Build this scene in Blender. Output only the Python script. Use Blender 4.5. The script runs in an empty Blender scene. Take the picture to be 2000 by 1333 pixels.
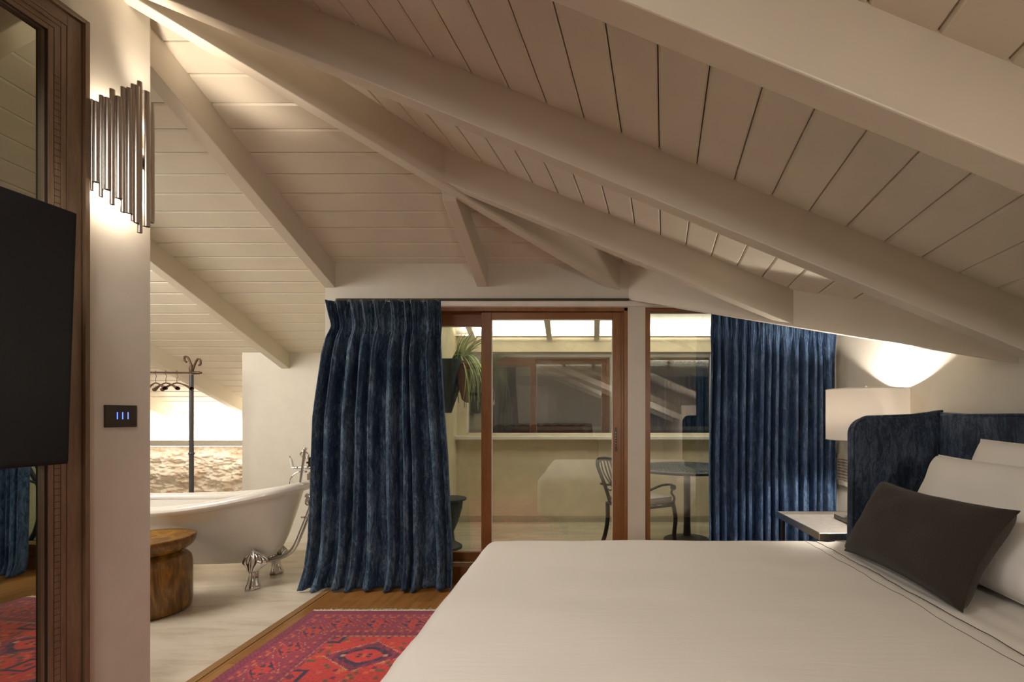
import bpy, bmesh, math, random
import numpy as np
from mathutils import Vector, Matrix, noise
R = math.radians
random.seed(7)
scene = bpy.context.scene
col = scene.collection

# ------------------------------------------------------------------ camera, world, exposure
F = 930.0; CX = 1150.0; CY = 812.0; H = 1.25
cam_d = bpy.data.cameras.new('camera'); cam = bpy.data.objects.new('camera', cam_d); col.objects.link(cam)
cam_d.sensor_width = 36.0; cam_d.lens = F / 2000 * 36
cam_d.shift_x = (1000 - CX) / 2000; cam_d.shift_y = (CY - 666.5) / 2000
cam_d.clip_start = 0.02; cam_d.clip_end = 100
cam.location = (0, 0, H); cam.rotation_euler = (R(90), 0, 0)
scene.camera = cam
w = bpy.data.worlds.new('night'); scene.world = w; w.use_nodes = True
w.node_tree.nodes['Background'].inputs[0].default_value = (0.02, 0.03, 0.05, 1)
w.node_tree.nodes['Background'].inputs[1].default_value = 0.25
scene.view_settings.view_transform = 'Standard'; scene.view_settings.look = 'None'
scene.view_settings.gamma = 1; scene.view_settings.use_curve_mapping = False
scene.view_settings.exposure = 0.16
scene.cycles.max_bounces = 12; scene.cycles.diffuse_bounces = 5; scene.cycles.glossy_bounces = 5
scene.cycles.transparent_max_bounces = 16; scene.cycles.sample_clamp_indirect = 4.0
scene.cycles.caustics_reflective = False; scene.cycles.caustics_refractive = False
scene.cycles.blur_glossy = 0.5

def light(name, kind, loc, energy, color, size=0.1, size_y=None, target=None, spread=None):
    d = bpy.data.lights.new(name, kind); d.energy = energy; d.color = color
    if kind == 'AREA':
        d.shape = 'RECTANGLE'; d.size = size; d.size_y = size_y or size
        if spread: d.spread = spread
    else: d.shadow_soft_size = size
    o = bpy.data.objects.new(name, d); col.objects.link(o); o.location = loc
    if target is not None:
        o.rotation_euler = (Vector(target) - Vector(loc)).to_track_quat('-Z', 'Y').to_euler()
    return o
WARM = (1, .83, .65); SOFT = (1, .925, .835)
L = {}
# added fill light over the bed (no fixture), chandelier of the sitting area behind the camera, added hidden fill light in the bathroom
L['room'] = light('bedroom_fill_light', 'AREA', (-1.15, .55, 2.66), 25, SOFT, .9, .7, (-.65, 1.2, 0), R(140))
L['room2'] = light('chandelier_light', 'POINT', (-3.0, -1.8, 2.45), 34, SOFT, .22)
L['floor'] = light('left_wall_fill_light', 'POINT', (.84, -1.6, 1.45), 48, SOFT, .15)  # unseen fill added to brighten the left wall, no lamp stands here
L['bath'] = light('bathroom_fill_light', 'AREA', (-3.9, 2.4, 2.5), 78, SOFT, 1.2, 1.2, (-3.2, 4.2, .6))

# ------------------------------------------------------------------ materials
def nt(name):
    m = bpy.data.materials.new(name); m.use_nodes = True
    t = m.node_tree; b = t.nodes['Principled BSDF']
    return m, t, b
def N(t, typ, **k):
    n = t.nodes.new(typ)
    for a, v in k.items():
        if a in n.bl_rna.properties.keys(): setattr(n, a, v)
    return n
def coords(t, scale=(1, 1, 1), rot=(0, 0, 0), kind='Object'):
    c = N(t, 'ShaderNodeTexCoord'); mp = N(t, 'ShaderNodeMapping')
    t.links.new(c.outputs[kind], mp.inputs[0]); mp.inputs['Scale'].default_value = scale; mp.inputs['Rotation'].default_value = rot
    return mp.outputs[0]
def noise_n(t, vec, scale, detail=4, rough=.55, dist=0):
    n = N(t, 'ShaderNodeTexNoise'); t.links.new(vec, n.inputs['Vector'])
    n.inputs['Scale'].default_value = scale; n.inputs['Detail'].default_value = detail
    n.inputs['Roughness'].default_value = rough; n.inputs['Distortion'].default_value = dist
    return n.outputs['Fac']
def ramp(t, fac, stops):
    r = N(t, 'ShaderNodeValToRGB'); t.links.new(fac, r.inputs[0])
    e = r.color_ramp.elements
    while len(e) < len(stops): e.new(.5)
    for i, (p, c) in enumerate(stops): e[i].position = p; e[i].color = (*c, 1)
    return r.outputs[0]
def bump(t, b, h, strength=.2, dist=.002):
    n = N(t, 'ShaderNodeBump'); n.inputs['Strength'].default_value = strength; n.inputs['Distance'].default_value = dist
    t.links.new(h, n.inputs['Height']); t.links.new(n.outputs[0], b.inputs['Normal'])
def simple(name, c, rough=.5, metal=0, bumpy=0, bscale=40, vary=.06, spec=.5):
    m, t, b = nt(name)
    v = coords(t); f = noise_n(t, v, bscale * .15, 3)
    lo = tuple(x * (1 - vary) for x in c); hi = tuple(min(1, x * (1 + vary)) for x in c)
    t.links.new(ramp(t, f, [(.35, lo), (.65, hi)]), b.inputs['Base Color'])
    b.inputs['Roughness'].default_value = rough; b.inputs['Metallic'].default_value = metal
    b.inputs['Specular IOR Level'].default_value = spec
    if bumpy: bump(t, b, noise_n(t, v, bscale, 4), bumpy)
    return m
def emit(name, c, s):
    m, t, b = nt(name)
    b.inputs['Base Color'].default_value = (*c, 1); b.inputs['Emission Color'].default_value = (*c, 1); b.inputs['Emission Strength'].default_value = s
    return m
M = {}
M['wall'] = simple('painted plaster', (.655, .62, .545), .75, bumpy=.05, bscale=60, vary=.02)
M['board'] = simple('painted ceiling board', (.69, .64, .54), .34, bumpy=.10, bscale=25, vary=.03)
M['beam'] = simple('painted rafter', (.67, .615, .515), .38, bumpy=.12, bscale=18, vary=.03)
M['gap'] = simple('dark board gap', (.10, .065, .04), .9)
M['white'] = simple('white painted trim', (.80, .75, .68), .45, bumpy=.03)
M['terr'] = simple('terrace plaster', (.68, .61, .43), .7, bumpy=.04)
M['terrw'] = simple('terrace ceiling paint', (.80, .79, .70), .6, bumpy=.02)
M['black'] = simple('matte black plastic', (.012, .012, .013), .45)
M['chrome'] = simple('polished chrome', (.75, .75, .76), .07, 1, vary=.02)
M['nickel'] = simple('smoked nickel', (.70, .67, .63), .27, 1, vary=0)
M['darkmetal'] = simple('dark bronze metal', (.08, .065, .05), .35, .7)
M['iron'] = simple('dark painted iron', (.022, .030, .036), .42, .2, bumpy=.2, bscale=90)
M['rackiron'] = simple('brushed dark steel', (.10, .10, .11), .38, .6)
M['rust'] = simple('rusty brown iron', (.09, .05, .03), .5, .4)
M['enamel'] = simple('white enamel', (.74, .71, .66), .10, bumpy=0, vary=.01)
M['plate'] = simple('bronze switch plate', (.045, .037, .030), .38, .3)
M['leather'] = simple('brown leather', (.13, .045, .02), .35)
M['tvb'] = simple('black television casing', (.008, .008, .009), .5, spec=.2)
M['pot'] = simple('dark slate planter', (.022, .030, .030), .6, bumpy=.4, bscale=30)
M['porcelain'] = simple('porcelain', (.8, .78, .74), .15)
M['grille'] = simple('cream grille', (.62, .56, .47), .5)
M['fringe'] = simple('ivory wool fringe', (.68, .60, .48), .9, bumpy=.4, bscale=200)
M['threads'] = simple('black stitching', (.03, .025, .02), .8)
M['paper'] = simple('card', (.12, .11, .09), .6)

def wood(name, c1, c2, scale, rough, axis='Y', bs=.08, grain=1.0):
    m, t, b = nt(name)
    s = {'X': (.12, 1, 1), 'Y': (1, .12, 1), 'Z': (1, 1, .12)}[axis]
    v = coords(t, s); f = noise_n(t, v, scale, 6, .6, 1.2)
    f2 = noise_n(t, v, scale * 9, 3, .6)
    mx = N(t, 'ShaderNodeMath', operation='MULTIPLY_ADD'); t.links.new(f2, mx.inputs[0]); mx.inputs[1].default_value = .35; t.links.new(f, mx.inputs[2])
    t.links.new(ramp(t, mx.outputs[0], [(.45, c1), (.95, c2)]), b.inputs['Base Color'])
    b.inputs['Roughness'].default_value = rough; bump(t, b, f2, bs)
    return m
M['oak'] = wood('mirror frame walnut', (.12, .074, .042), (.25, .165, .10), 14, .38, 'Z')
M['oakdark'] = simple('dark groove', (.02, .010, .006), .8)
M['door'] = wood('door timber', (.18, .072, .020), (.33, .15, .052), 9, .35, 'Z')
M['doorx'] = wood('door timber rail', (.18, .072, .020), (.32, .145, .05), 9, .35, 'X')
M['hanger'] = wood('hanger wood', (.06, .035, .02), (.13, .08, .05), 20, .5, 'Y')

def stool_mat():
    m, t, b = nt('turned hardwood')
    v = coords(t, (1, 1, .35)); f = noise_n(t, v, 7, 8, .62, 2.2)
    f2 = noise_n(t, coords(t, (6, 6, .6)), 22, 4, .6)
    mx = N(t, 'ShaderNodeMath', operation='MULTIPLY_ADD'); t.links.new(f2, mx.inputs[0]); mx.inputs[1].default_value = .3; t.links.new(f, mx.inputs[2])
    t.links.new(ramp(t, mx.outputs[0], [(.42, (.07, .028, .008)), (.62, (.18, .085, .018)), (.9, (.42, .21, .04))]), b.inputs['Base Color'])
    b.inputs['Roughness'].default_value = .24; bump(t, b, f2, .12)
    return m
M['stool'] = stool_mat()

def parquet():
    m, t, b = nt('oak plank floor')
    v = coords(t, (1, 1, 1), (0, 0, R(90)))
    br = N(t, 'ShaderNodeTexBrick'); t.links.new(v, br.inputs['Vector'])
    br.inputs['Scale'].default_value = 1; br.inputs['Brick Width'].default_value = 1.6; br.inputs['Row Height'].default_value = .13
    br.inputs['Mortar Size'].default_value = .0012; br.inputs['Color1'].default_value = (.0, .0, .0, 1); br.inputs['Color2'].default_value = (1, 1, 1, 1)
    br.inputs['Mortar'].default_value = (0, 0, 0, 1)
    f = noise_n(t, coords(t, (1, .08, 1)), 26, 6, .65, .8)
    a = N(t, 'ShaderNodeMath', operation='MULTIPLY_ADD'); t.links.new(br.outputs['Color'], a.inputs[0]); a.inputs[1].default_value = .35; t.links.new(f, a.inputs[2])
    c = ramp(t, a.outputs[0], [(.35, (.15, .058, .012)), (.7, (.30, .135, .035)), (1, (.38, .19, .06))])
    mix = N(t, 'ShaderNodeMixRGB'); t.links.new(br.outputs['Fac'], mix.inputs[0]); t.links.new(c, mix.inputs[1]); mix.inputs[2].default_value = (.05, .02, .008, 1)
    t.links.new(mix.outputs[0], b.inputs['Base Color']); b.inputs['Roughness'].default_value = .33
    bump(t, b, f, .05)
    return m
M['parquet'] = parquet()

def travertine(name, c1, c2, c3, rough):
    m, t, b = nt(name)
    f = noise_n(t, coords(t, (.45, 2.4, 1)), 3.2, 8, .62, .9)
    f2 = noise_n(t, coords(t, (1, 5, 1)), 30, 4, .6)
    a = N(t, 'ShaderNodeMath', operation='MULTIPLY_ADD'); t.links.new(f2, a.inputs[0]); a.inputs[1].default_value = .22; t.links.new(f, a.inputs[2])
    t.links.new(ramp(t, a.outputs[0], [(.42, c1), (.6, c2), (.8, c3)]), b.inputs['Base Color'])
    b.inputs['Roughness'].default_value = rough; bump(t, b, f2, .03)
    return m
M['trav'] = travertine('pale travertine', (.46, .39, .29), (.62, .55, .45), (.70, .64, .54), .36)
M['travt'] = travertine('terrace stone paving', (.34, .31, .22), (.46, .42, .31), (.55, .50, .38), .5)

def velvet(name, c_dark, c_mid, c_light, sheen=.6):
    m, t, b = nt(name)
    f = noise_n(t, coords(t, (1, 1, .28)), 40, 7, .78, 1.2)
    f2 = noise_n(t, coords(t, (1, 1, .5)), 7, 3, .6)
    f3 = noise_n(t, coords(t, (1, 1, .7)), 150, 3, .7)
    a = N(t, 'ShaderNodeMath', operation='MULTIPLY_ADD'); t.links.new(f2, a.inputs[0]); a.inputs[1].default_value = .45; t.links.new(f, a.inputs[2])
    a2 = N(t, 'ShaderNodeMath', operation='MULTIPLY_ADD'); t.links.new(f3, a2.inputs[0]); a2.inputs[1].default_value = .22; t.links.new(a.outputs[0], a2.inputs[2])
    t.links.new(ramp(t, a2.outputs[0], [(.56, c_dark), (.80, c_mid), (1.0, c_light)]), b.inputs['Base Color'])
    b.inputs['Roughness'].default_value = .75; b.inputs['Specular IOR Level'].default_value = .3
    b.inputs['Sheen Weight'].default_value = sheen; b.inputs['Sheen Roughness'].default_value = .28
    b.inputs['Sheen Tint'].default_value = (.35, .55, .8, 1)
    bump(t, b, f, .25, .004)
    return m
M['velvet'] = velvet('crushed navy velvet', (.006, .014, .034), (.018, .042, .088), (.13, .20, .28), .45)
M['velvet_lit'] = velvet('lamplit navy velvet', (.008, .018, .050), (.028, .060, .135), (.12, .20, .34), .6)  # the navy velvet again, lamplight put into a lighter blue
M['velveth'] = velvet('navy velvet upholstery', (.007, .012, .022), (.019, .031, .055), (.085, .115, .165), .4)

def linen(name, c, sc=(1.2, 14, 1), st=.25, rough=.8):
    m, t, b = nt(name)
    f = noise_n(t, coords(t, sc), 5, 4, .55, .4); f2 = noise_n(t, coords(t), 300, 2)
    a = N(t, 'ShaderNodeMath', operation='MULTIPLY_ADD'); t.links.new(f2, a.inputs[0]); a.inputs[1].default_value = .08; t.links.new(f, a.inputs[2])
    b.inputs['Base Color'].default_value = (*c, 1); b.inputs['Roughness'].default_value = rough
    b.inputs['Sheen Weight'].default_value = .1
    bump(t, b, a.outputs[0], st, .006)
    return m
M['linen'] = linen('white cotton', (.76, .725, .675), st=.16)
M['pillow'] = linen('white pillow cotton', (.82, .79, .745), (3, 3, 3), .2)
M['cushion'] = linen('dark olive wool', (.024, .017, .011), (30, 30, 30), .5, .95)
M['seatpad'] = linen('cream canvas', (.62, .60, .52), (3, 3, 3), .15)

def shade_mat():
    m, t, b = nt('ivory lamp shade fabric')
    tr = N(t, 'ShaderNodeBsdfTranslucent'); tr.inputs[0].default_value = (1, .965, .92, 1)
    df = N(t, 'ShaderNodeBsdfDiffuse'); df.inputs[0].default_value = (.82, .79, .74, 1)
    mx = N(t, 'ShaderNodeMixShader'); mx.inputs[0].default_value = .68
    t.links.new(df.outputs[0], mx.inputs[1]); t.links.new(tr.outputs[0], mx.inputs[2])
    t.links.new(mx.outputs[0], t.nodes['Material Output'].inputs[0]); t.nodes.remove(b)
    return m
M['shade'] = shade_mat()

def glass_mat(name, base, tint):
    m, t, b = nt(name)
    t.nodes.remove(b)
    tp = N(t, 'ShaderNodeBsdfTransparent'); tp.inputs[0].default_value = (*tint, 1)
    gl = N(t, 'ShaderNodeBsdfGlossy'); gl.inputs['Roughness'].default_value = 0; gl.inputs['Color'].default_value = (1, 1, 1, 1)
    lw = N(t, 'ShaderNodeLayerWeight'); lw.inputs[0].default_value = .5
    pw = N(t, 'ShaderNodeMath', operation='POWER'); t.links.new(lw.outputs['Facing'], pw.inputs[0]); pw.inputs[1].default_value = 5
    ma = N(t, 'ShaderNodeMath', operation='MULTIPLY_ADD'); t.links.new(pw.outputs[0], ma.inputs[0]); ma.inputs[1].default_value = 1 - base; ma.inputs[2].default_value = base
    mx = N(t, 'ShaderNodeMixShader'); t.links.new(ma.outputs[0], mx.inputs[0]); t.links.new(tp.outputs[0], mx.inputs[1]); t.links.new(gl.outputs[0], mx.inputs[2])
    t.links.new(mx.outputs[0], t.nodes['Material Output'].inputs[0])
    return m
M['glass'] = glass_mat('door glass', .115, (.97, .98, .97))
M['glassw'] = glass_mat('night window glass', .20, (.85, .87, .88))

def mirror_mat():
    m, t, b = nt('mirror silver'); b.inputs['Base Color'].default_value = (.62, .66, .56, 1)
    b.inputs['Metallic'].default_value = 1; b.inputs['Roughness'].default_value = .01
    return m
M['mirror'] = mirror_mat()
M['silver'] = simple('hammered silver tray', (.74, .70, .64), .38, .7, bumpy=.9, bscale=160)

def stone_mat():
    m, t, b = nt('old rubble stone')
    f = noise_n(t, coords(t), 4.5, 8, .65, 1.0)
    f2 = noise_n(t, coords(t), 24, 6, .7)
    c = ramp(t, f, [(.33, (.50, .27, .15)), (.40, (.56, .45, .33)), (.55, (.70, .63, .52)), (.7, (.62, .52, .41))])
    t.links.new(c, b.inputs['Base Color']); b.inputs['Roughness'].default_value = .9
    bump(t, b, f2, .7, .02)
    return m
M['stone'] = stone_mat()

def leaf_mat():
    m, t, b = nt('succulent leaves')
    f = noise_n(t, coords(t), 9, 3)
    t.links.new(ramp(t, f, [(.35, (.10, .16, .035)), (.6, (.24, .30, .09)), (.8, (.40, .36, .16))]), b.inputs['Base Color'])
    b.inputs['Roughness'].default_value = .45
    return m
M['leaf'] = leaf_mat()
M['led'] = emit('led strip', (1, .86, .68), 3)
M['ledt'] = emit('cool led strip', (1, .95, .82), 9)
M['bulb'] = emit('warm bulb', (1, .86, .68), 10)
M['blue'] = emit('blue indicator light', (.10, .20, 1.0), 2.2)

# ------------------------------------------------------------------ mesh helpers
class MB:
    def __init__(s): s.v = []; s.f = []; s.m = []; s.cur = 0
    def add(s, vs, fs):
        o = len(s.v); s.v += [tuple(v) for v in vs]
        for f in fs: s.f.append(tuple(i + o for i in f)); s.m.append(s.cur)
        return s
    def box(s, x0, x1, y0, y1, z0, z1):
        v = [(x0, y0, z0), (x1, y0, z0), (x1, y1, z0), (x0, y1, z0), (x0, y0, z1), (x1, y0, z1), (x1, y1, z1), (x0, y1, z1)]
        return s.add(v, [(0, 3, 2, 1), (4, 5, 6, 7), (0, 1, 5, 4), (1, 2, 6, 5), (2, 3, 7, 6), (3, 0, 4, 7)])
    def prism(s, lo, hi):   # lo, hi: matching loops (counterclockwise seen from hi)
        n = len(lo); f = [tuple(reversed(range(n))), tuple(range(n, 2 * n))]
        f += [(i, (i + 1) % n, n + (i + 1) % n, n + i) for i in range(n)]
        return s.add(list(lo) + list(hi), f)
    def tube(s, pts, r, n=10, cap=True, sy=1.0):
        pts = [Vector(p) for p in pts]; rs = r if isinstance(r, (list, tuple)) else [r] * len(pts)
        d0 = (pts[1] - pts[0]).normalized(); up = Vector((0, 0, 1)) if abs(d0.z) < .9 else Vector((1, 0, 0))
        a = d0.cross(up).normalized(); vs = []
        for i, p in enumerate(pts):
            d = (pts[min(i + 1, len(pts) - 1)] - pts[max(i - 1, 0)])
            d = d.normalized() if d.length > 1e-9 else d0
            a = (a - d * a.dot(d)).normalized(); b = d.cross(a)
            for k in range(n):
                t = 2 * math.pi * k / n; vs.append(p + (a * math.cos(t) + b * math.sin(t) * sy) * rs[i])
        fs = []
        for i in range(len(pts) - 1):
            for k in range(n):
                fs.append((i * n + k, i * n + (k + 1) % n, (i + 1) * n + (k + 1) % n, (i + 1) * n + k))
        if cap:
            fs.append(tuple(reversed(range(n)))); fs.append(tuple((len(pts) - 1) * n + k for k in range(n)))
        return s.add(vs, fs)
    def lathe(s, prof, n=48, c=(0, 0, 0), axis='Z', cap=True):
        vs = []; cx, cy, cz = c
        for (r, z) in prof:
            for k in range(n):
                t = 2 * math.pi * k / n; x, y = r * math.cos(t), r * math.sin(t)
                vs.append({'Z': (cx + x, cy + y, cz + z), 'X': (cx + z, cy + x, cz + y), 'Y': (cx + y, cy + z, cz + x)}[axis])
        fs = [(i * n + k, i * n + (k + 1) % n, (i + 1) * n + (k + 1) % n, (i + 1) * n + k) for i in range(len(prof) - 1) for k in range(n)]
        if cap:
            fs.append(tuple(reversed(range(n)))); fs.append(tuple((len(prof) - 1) * n + k for k in range(n)))
        return s.add(vs, fs)
    def grid(s, rows):   # rows of points
        m = len(rows[0]); vs = [p for r in rows for p in r]
        fs = [(i * m + j, i * m + j + 1, (i + 1) * m + j + 1, (i + 1) * m + j) for i in range(len(rows) - 1) for j in range(m - 1)]
        return s.add(vs, fs)
    def rbox(s, c, h, r, n=10, fn=None):  # rounded box, centre c, half sizes h, radius r
        bm = bmesh.new(); bmesh.ops.create_cube(bm, size=2)
        bmesh.ops.subdivide_edges(bm, edges=bm.edges[:], cuts=n, use_grid_fill=True)
        c = Vector(c); h = Vector(h); inner = Vector([max(h[i] - r, 1e-4) for i in range(3)])
        for v in bm.verts:
            # concentrate cuts near the edges
            q = Vector([math.copysign(abs(math.sin(x * math.pi / 2)), x) for x in v.co])
            p = Vector([q[i] * h[i] for i in range(3)])
            k = Vector([max(-inner[i], min(inner[i], p[i])) for i in range(3)])
            d = p - k
            if d.length > 1e-9: p = k + d.normalized() * r
            v.co = c + p
            if fn: v.co = fn(v.co)
        bm.verts.index_update(); bm.faces.ensure_lookup_table()
        s.add([v.co.copy() for v in bm.verts], [tuple(v.index for v in f.verts) for f in bm.faces]); bm.free()
        return s
    def build(s, name, mat, parent=None, smooth=None, bevel=0, solid=0, fix=True, subsurf=0):
        me = bpy.data.meshes.new(name); me.from_pydata(s.v, [], s.f)
        mats = mat if isinstance(mat, (list, tuple)) else [mat]
        for m in mats: me.materials.append(m)
        for p, mi in zip(me.polygons, s.m): p.material_index = mi
        if fix:
            bm = bmesh.new(); bm.from_mesh(me); bmesh.ops.recalc_face_normals(bm, faces=bm.faces[:]); bm.to_mesh(me); bm.free()
        if smooth is not None:
            for p in me.polygons: p.use_smooth = True
            if smooth < 179: me.set_sharp_from_angle(angle=R(smooth))
        o = bpy.data.objects.new(name, me); col.objects.link(o)
        if parent: o.parent = parent
        if solid: md = o.modifiers.new('t', 'SOLIDIFY'); md.thickness = solid; md.offset = 0
        if bevel: md = o.modifiers.new('b', 'BEVEL'); md.width = bevel; md.segments = 2; md.limit_method = 'ANGLE'; md.angle_limit = R(40)
        if subsurf: md = o.modifiers.new('s', 'SUBSURF'); md.levels = subsurf; md.render_levels = subsurf
        return o
def tag(o, label=None, cat=None, group=None, kind=None):
    if label: o['label'] = label
    if cat: o['category'] = cat
    if group: o['group'] = group
    if kind: o['kind'] = kind
    return o
def struct(o, label=None): o['kind'] = 'structure'; return tag(o, label)
def thing(name, loc=(0, 0, 0)):
    e = bpy.data.objects.new(name, None); col.objects.link(e); e.location = loc; e.empty_display_size = .1
    return e
def reorigin(root):   # children built in world coordinates: keep them there under an Empty at the base
    for c in root.children: c.matrix_parent_inverse = Matrix.Translation(-Vector(root.location))
    return root
def copy_tree(o, parent=None, dx=(0, 0, 0)):
    c = o.copy(); col.objects.link(c)
    if parent: c.parent = parent
    for ch in o.children: copy_tree(ch, c)
    return c
def at(px, py, Y): return ((px - CX) / F * Y, Y, H + (CY - py) / F * Y)
def catmull(pts, n=8):
    pts = [Vector(p) for p in pts]; P = [pts[0]] + pts + [pts[-1]]; out = []
    for i in range(1, len(P) - 2):
        for k in range(n):
            t = k / n; a, b, c, d = P[i - 1], P[i], P[i + 1], P[i + 2]
            out.append(.5 * ((2 * b) + (-a + c) * t + (2 * a - 5 * b + 4 * c - d) * t * t + (-a + 3 * b - 3 * c + d) * t ** 3))
    out.append(pts[-1]); return out

# ------------------------------------------------------------------ roof geometry
def zR(x, y): return H + 1.015 - .41 * x + .064 * y          # slope over the bed
def zL(x, y): return H + 2.617 - .42 * y                     # slope over the bath
YW = 3.54                                                    # face of the glass door wall
HX, HA = .178, 1.25                                           # hip rafter: x at the wall, plan slope
def hipx(y): return HX - HA * (YW - y)
def clip(poly, nx, ny, c):   # keep nx*x+ny*y<=c
    out = []
    for i in range(len(poly)):
        a, b = poly[i], poly[(i + 1) % len(poly)]
        da, db = nx * a[0] + ny * a[1] - c, nx * b[0] + ny * b[1] - c
        if da <= 0: out.append(a)
        if da * db < 0:
            t = da / (da - db); out.append((a[0] + t * (b[0] - a[0]), a[1] + t * (b[1] - a[1])))
    return out
def boards(name, polys, zf, axis, d, w, off, gap, mat, th=.018, ch=.006):
    # axis: unit plan direction along the boards, d: plan normal, lines at d.p = off + k*w
    mb = MB()
    for poly in polys:
        ds = [p[0] * d[0] + p[1] * d[1] for p in poly]
        k0 = math.floor((min(ds) - off) / w); k1 = math.ceil((max(ds) - off) / w)
        for k in range(k0, k1):
            a, b = off + k * w + gap / 2, off + (k + 1) * w - gap / 2
            q = clip(clip(poly, d[0], d[1], b), -d[0], -d[1], -a)
            if len(q) < 3: continue
            A = sum(q[i][0] * q[(i + 1) % len(q)][1] - q[(i + 1) % len(q)][0] * q[i][1] for i in range(len(q)))
            if abs(A) < 1e-4: continue
            if A < 0: q = q[::-1]
            # chamfered lower edge: lower face inset along d
            lo = []
            for (x, y) in q:
                s = x * d[0] + y * d[1]; t = min(max(s, a + ch), b - ch); x2, y2 = x + d[0] * (t - s), y + d[1] * (t - s)
                lo.append((x2, y2, zf(x2, y2)))
            mid = [(x, y, zf(x, y) + ch) for x, y in q]; hi = [(x, y, zf(x, y) + th) for x, y in q]
            n = len(q)
            mb.add(lo + mid + hi, [tuple(reversed(range(n)))] + [(i, (i + 1) % n, n + (i + 1) % n, n + i) for i in range(n)]
                   + [(n + i, n + (i + 1) % n, 2 * n + (i + 1) % n, 2 * n + i) for i in range(n)] + [tuple(range(2 * n, 3 * n))])
    o = mb.build(name, mat, fix=False); struct(o)
    bk = MB()
    for poly in polys:
        A = sum(poly[i][0] * poly[(i + 1) % len(poly)][1] - poly[(i + 1) % len(poly)][0] * poly[i][1] for i in range(len(poly)))
        q = poly if A > 0 else poly[::-1]
        bk.prism([(x, y, zf(x, y) + th + .001) for x, y in q], [(x, y, zf(x, y) + th + .1) for x, y in q])
    bo = bk.build('roof_deck', M['gap'], o, fix=False)
    return o
# left slope (boards run along X)
hipL = (-1, HA)   # keep points with  x <= hipx(y)  ->  x - HA*y <= HX - HA*YW
def left_poly(x0, x1, y0, y1): return clip([(x0, y0), (x1, y0), (x1, y1), (x0, y1)], 1, -HA, HX - HA * YW)
struct(boards('ceiling', [left_poly(-7.5, -3.45, .2, 6.2), left_poly(-3.45, -1.96, .2, 4.8), left_poly(-1.96, 1, .2, YW + .05)], zL, (1, 0), (0, 1), .1303, 3.217, .005, M['board']))
# right slope (boards run away from the camera)
dn = Vector((1, -.156)).normalized()
diagA = Vector((.297, YW)); diagB = Vector((1.852, 2.026)); dd = (diagB - diagA).normalized(); dnrm = Vector((-dd.y, dd.x))  # points away from camera side (+x,+y)
if dnrm.y < 0: dnrm = -dnrm
rp = [(-2.4, .1), (1.92, .1), (1.92, 3.6), (-2.4, 3.6)]
rp = clip(rp, -1, HA, -(HX - HA * YW)); rp = clip(rp, dnrm.x, dnrm.y, dnrm.dot(diagA) + .03)
rp2 = [(-5.2, -4.6), (1.92, -4.6), (1.92, .1), (-5.2, .1)]
sc_ = math.hypot(1, .156)
struct(boards('ceiling', [rp, rp2], zR, None, (dn.x, dn.y), .1447 / sc_, (.2706 - .156 * 1.83) / sc_, .004, M['board']))
# flat soffit behind the diagonal beam
mb = MB(); mb.prism([(.36, 3.56, 2.14), (1.9, 2.06, 2.14), (1.9, 3.56, 2.14)], [(.36, 3.56, 2.2), (1.9, 2.06, 2.2), (1.9, 3.56, 2.2)])
struct(mb.build('ceiling', M['wall']))

def rafter(label, loops, mat=None, group='painted rafters under the sloping ceiling'):
    mb = MB(); mb.prism(*loops); o = mb.build('rafter', mat or M['beam'], bevel=.004)
    return tag(o, label, 'beam', group if label is None else None)
# rafters on the left slope: run along Y
def beamL(label, x0, x1, y0, y1, dep=.175):
    sk = -.040 * (y1 - y0)
    lo = [(x0 + sk, y0, zL(0, y0) - dep), (x1 + sk, y0, zL(0, y0) - dep), (x1, y1, zL(0, y1) - dep), (x0, y1, zL(0, y1) - dep)]
    hi = [(x, y, zL(0, y) + .012) for x, y, z in lo]
    return rafter(label, (lo, hi))
beamL('white rafter ending above the left end of the glass door wall', -1.965, -1.885, 2.08, YW + .02, .18)
beamL('white rafter ending high on the wall right of the bath', -3.06, -2.98, 1.2, 4.75, .16)
beamL('white rafter passing behind the black clothes rack', -4.23, -4.15, 1.2, 6.13, .16)
beamL('farthest pale rafter, lit by the strip light over the stone wall', -5.30, -5.22, 1.2, 6.13, .16)
beamL('short white rafter between the corner rafter and the door header', -.83, -.75, 2.80, YW + .02, .175)
# hip rafter (diagonal corner rafter)
def hip():
    hw = .035; y0, y1 = 1.2, YW + .03
    nrm = Vector((1, -HA)).normalized()
    def P(y, s, top):
        c = Vector((hipx(y), y)) + nrm * (hw * s)
        z = zR(hipx(y) + .05, y) - .205
        return (c.x, c.y, z if not top else zR(c.x, c.y) + .02)
    lo = [P(y0, -1, 0), P(y0, 1, 0), P(y1, 1, 0), P(y1, -1, 0)]; hi = [P(y0, -1, 1), P(y0, 1, 1), P(y1, 1, 1), P(y1, -1, 1)]
    return rafter('long diagonal corner rafter running from top left down to above the door', (lo, hi))
hip()
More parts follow.
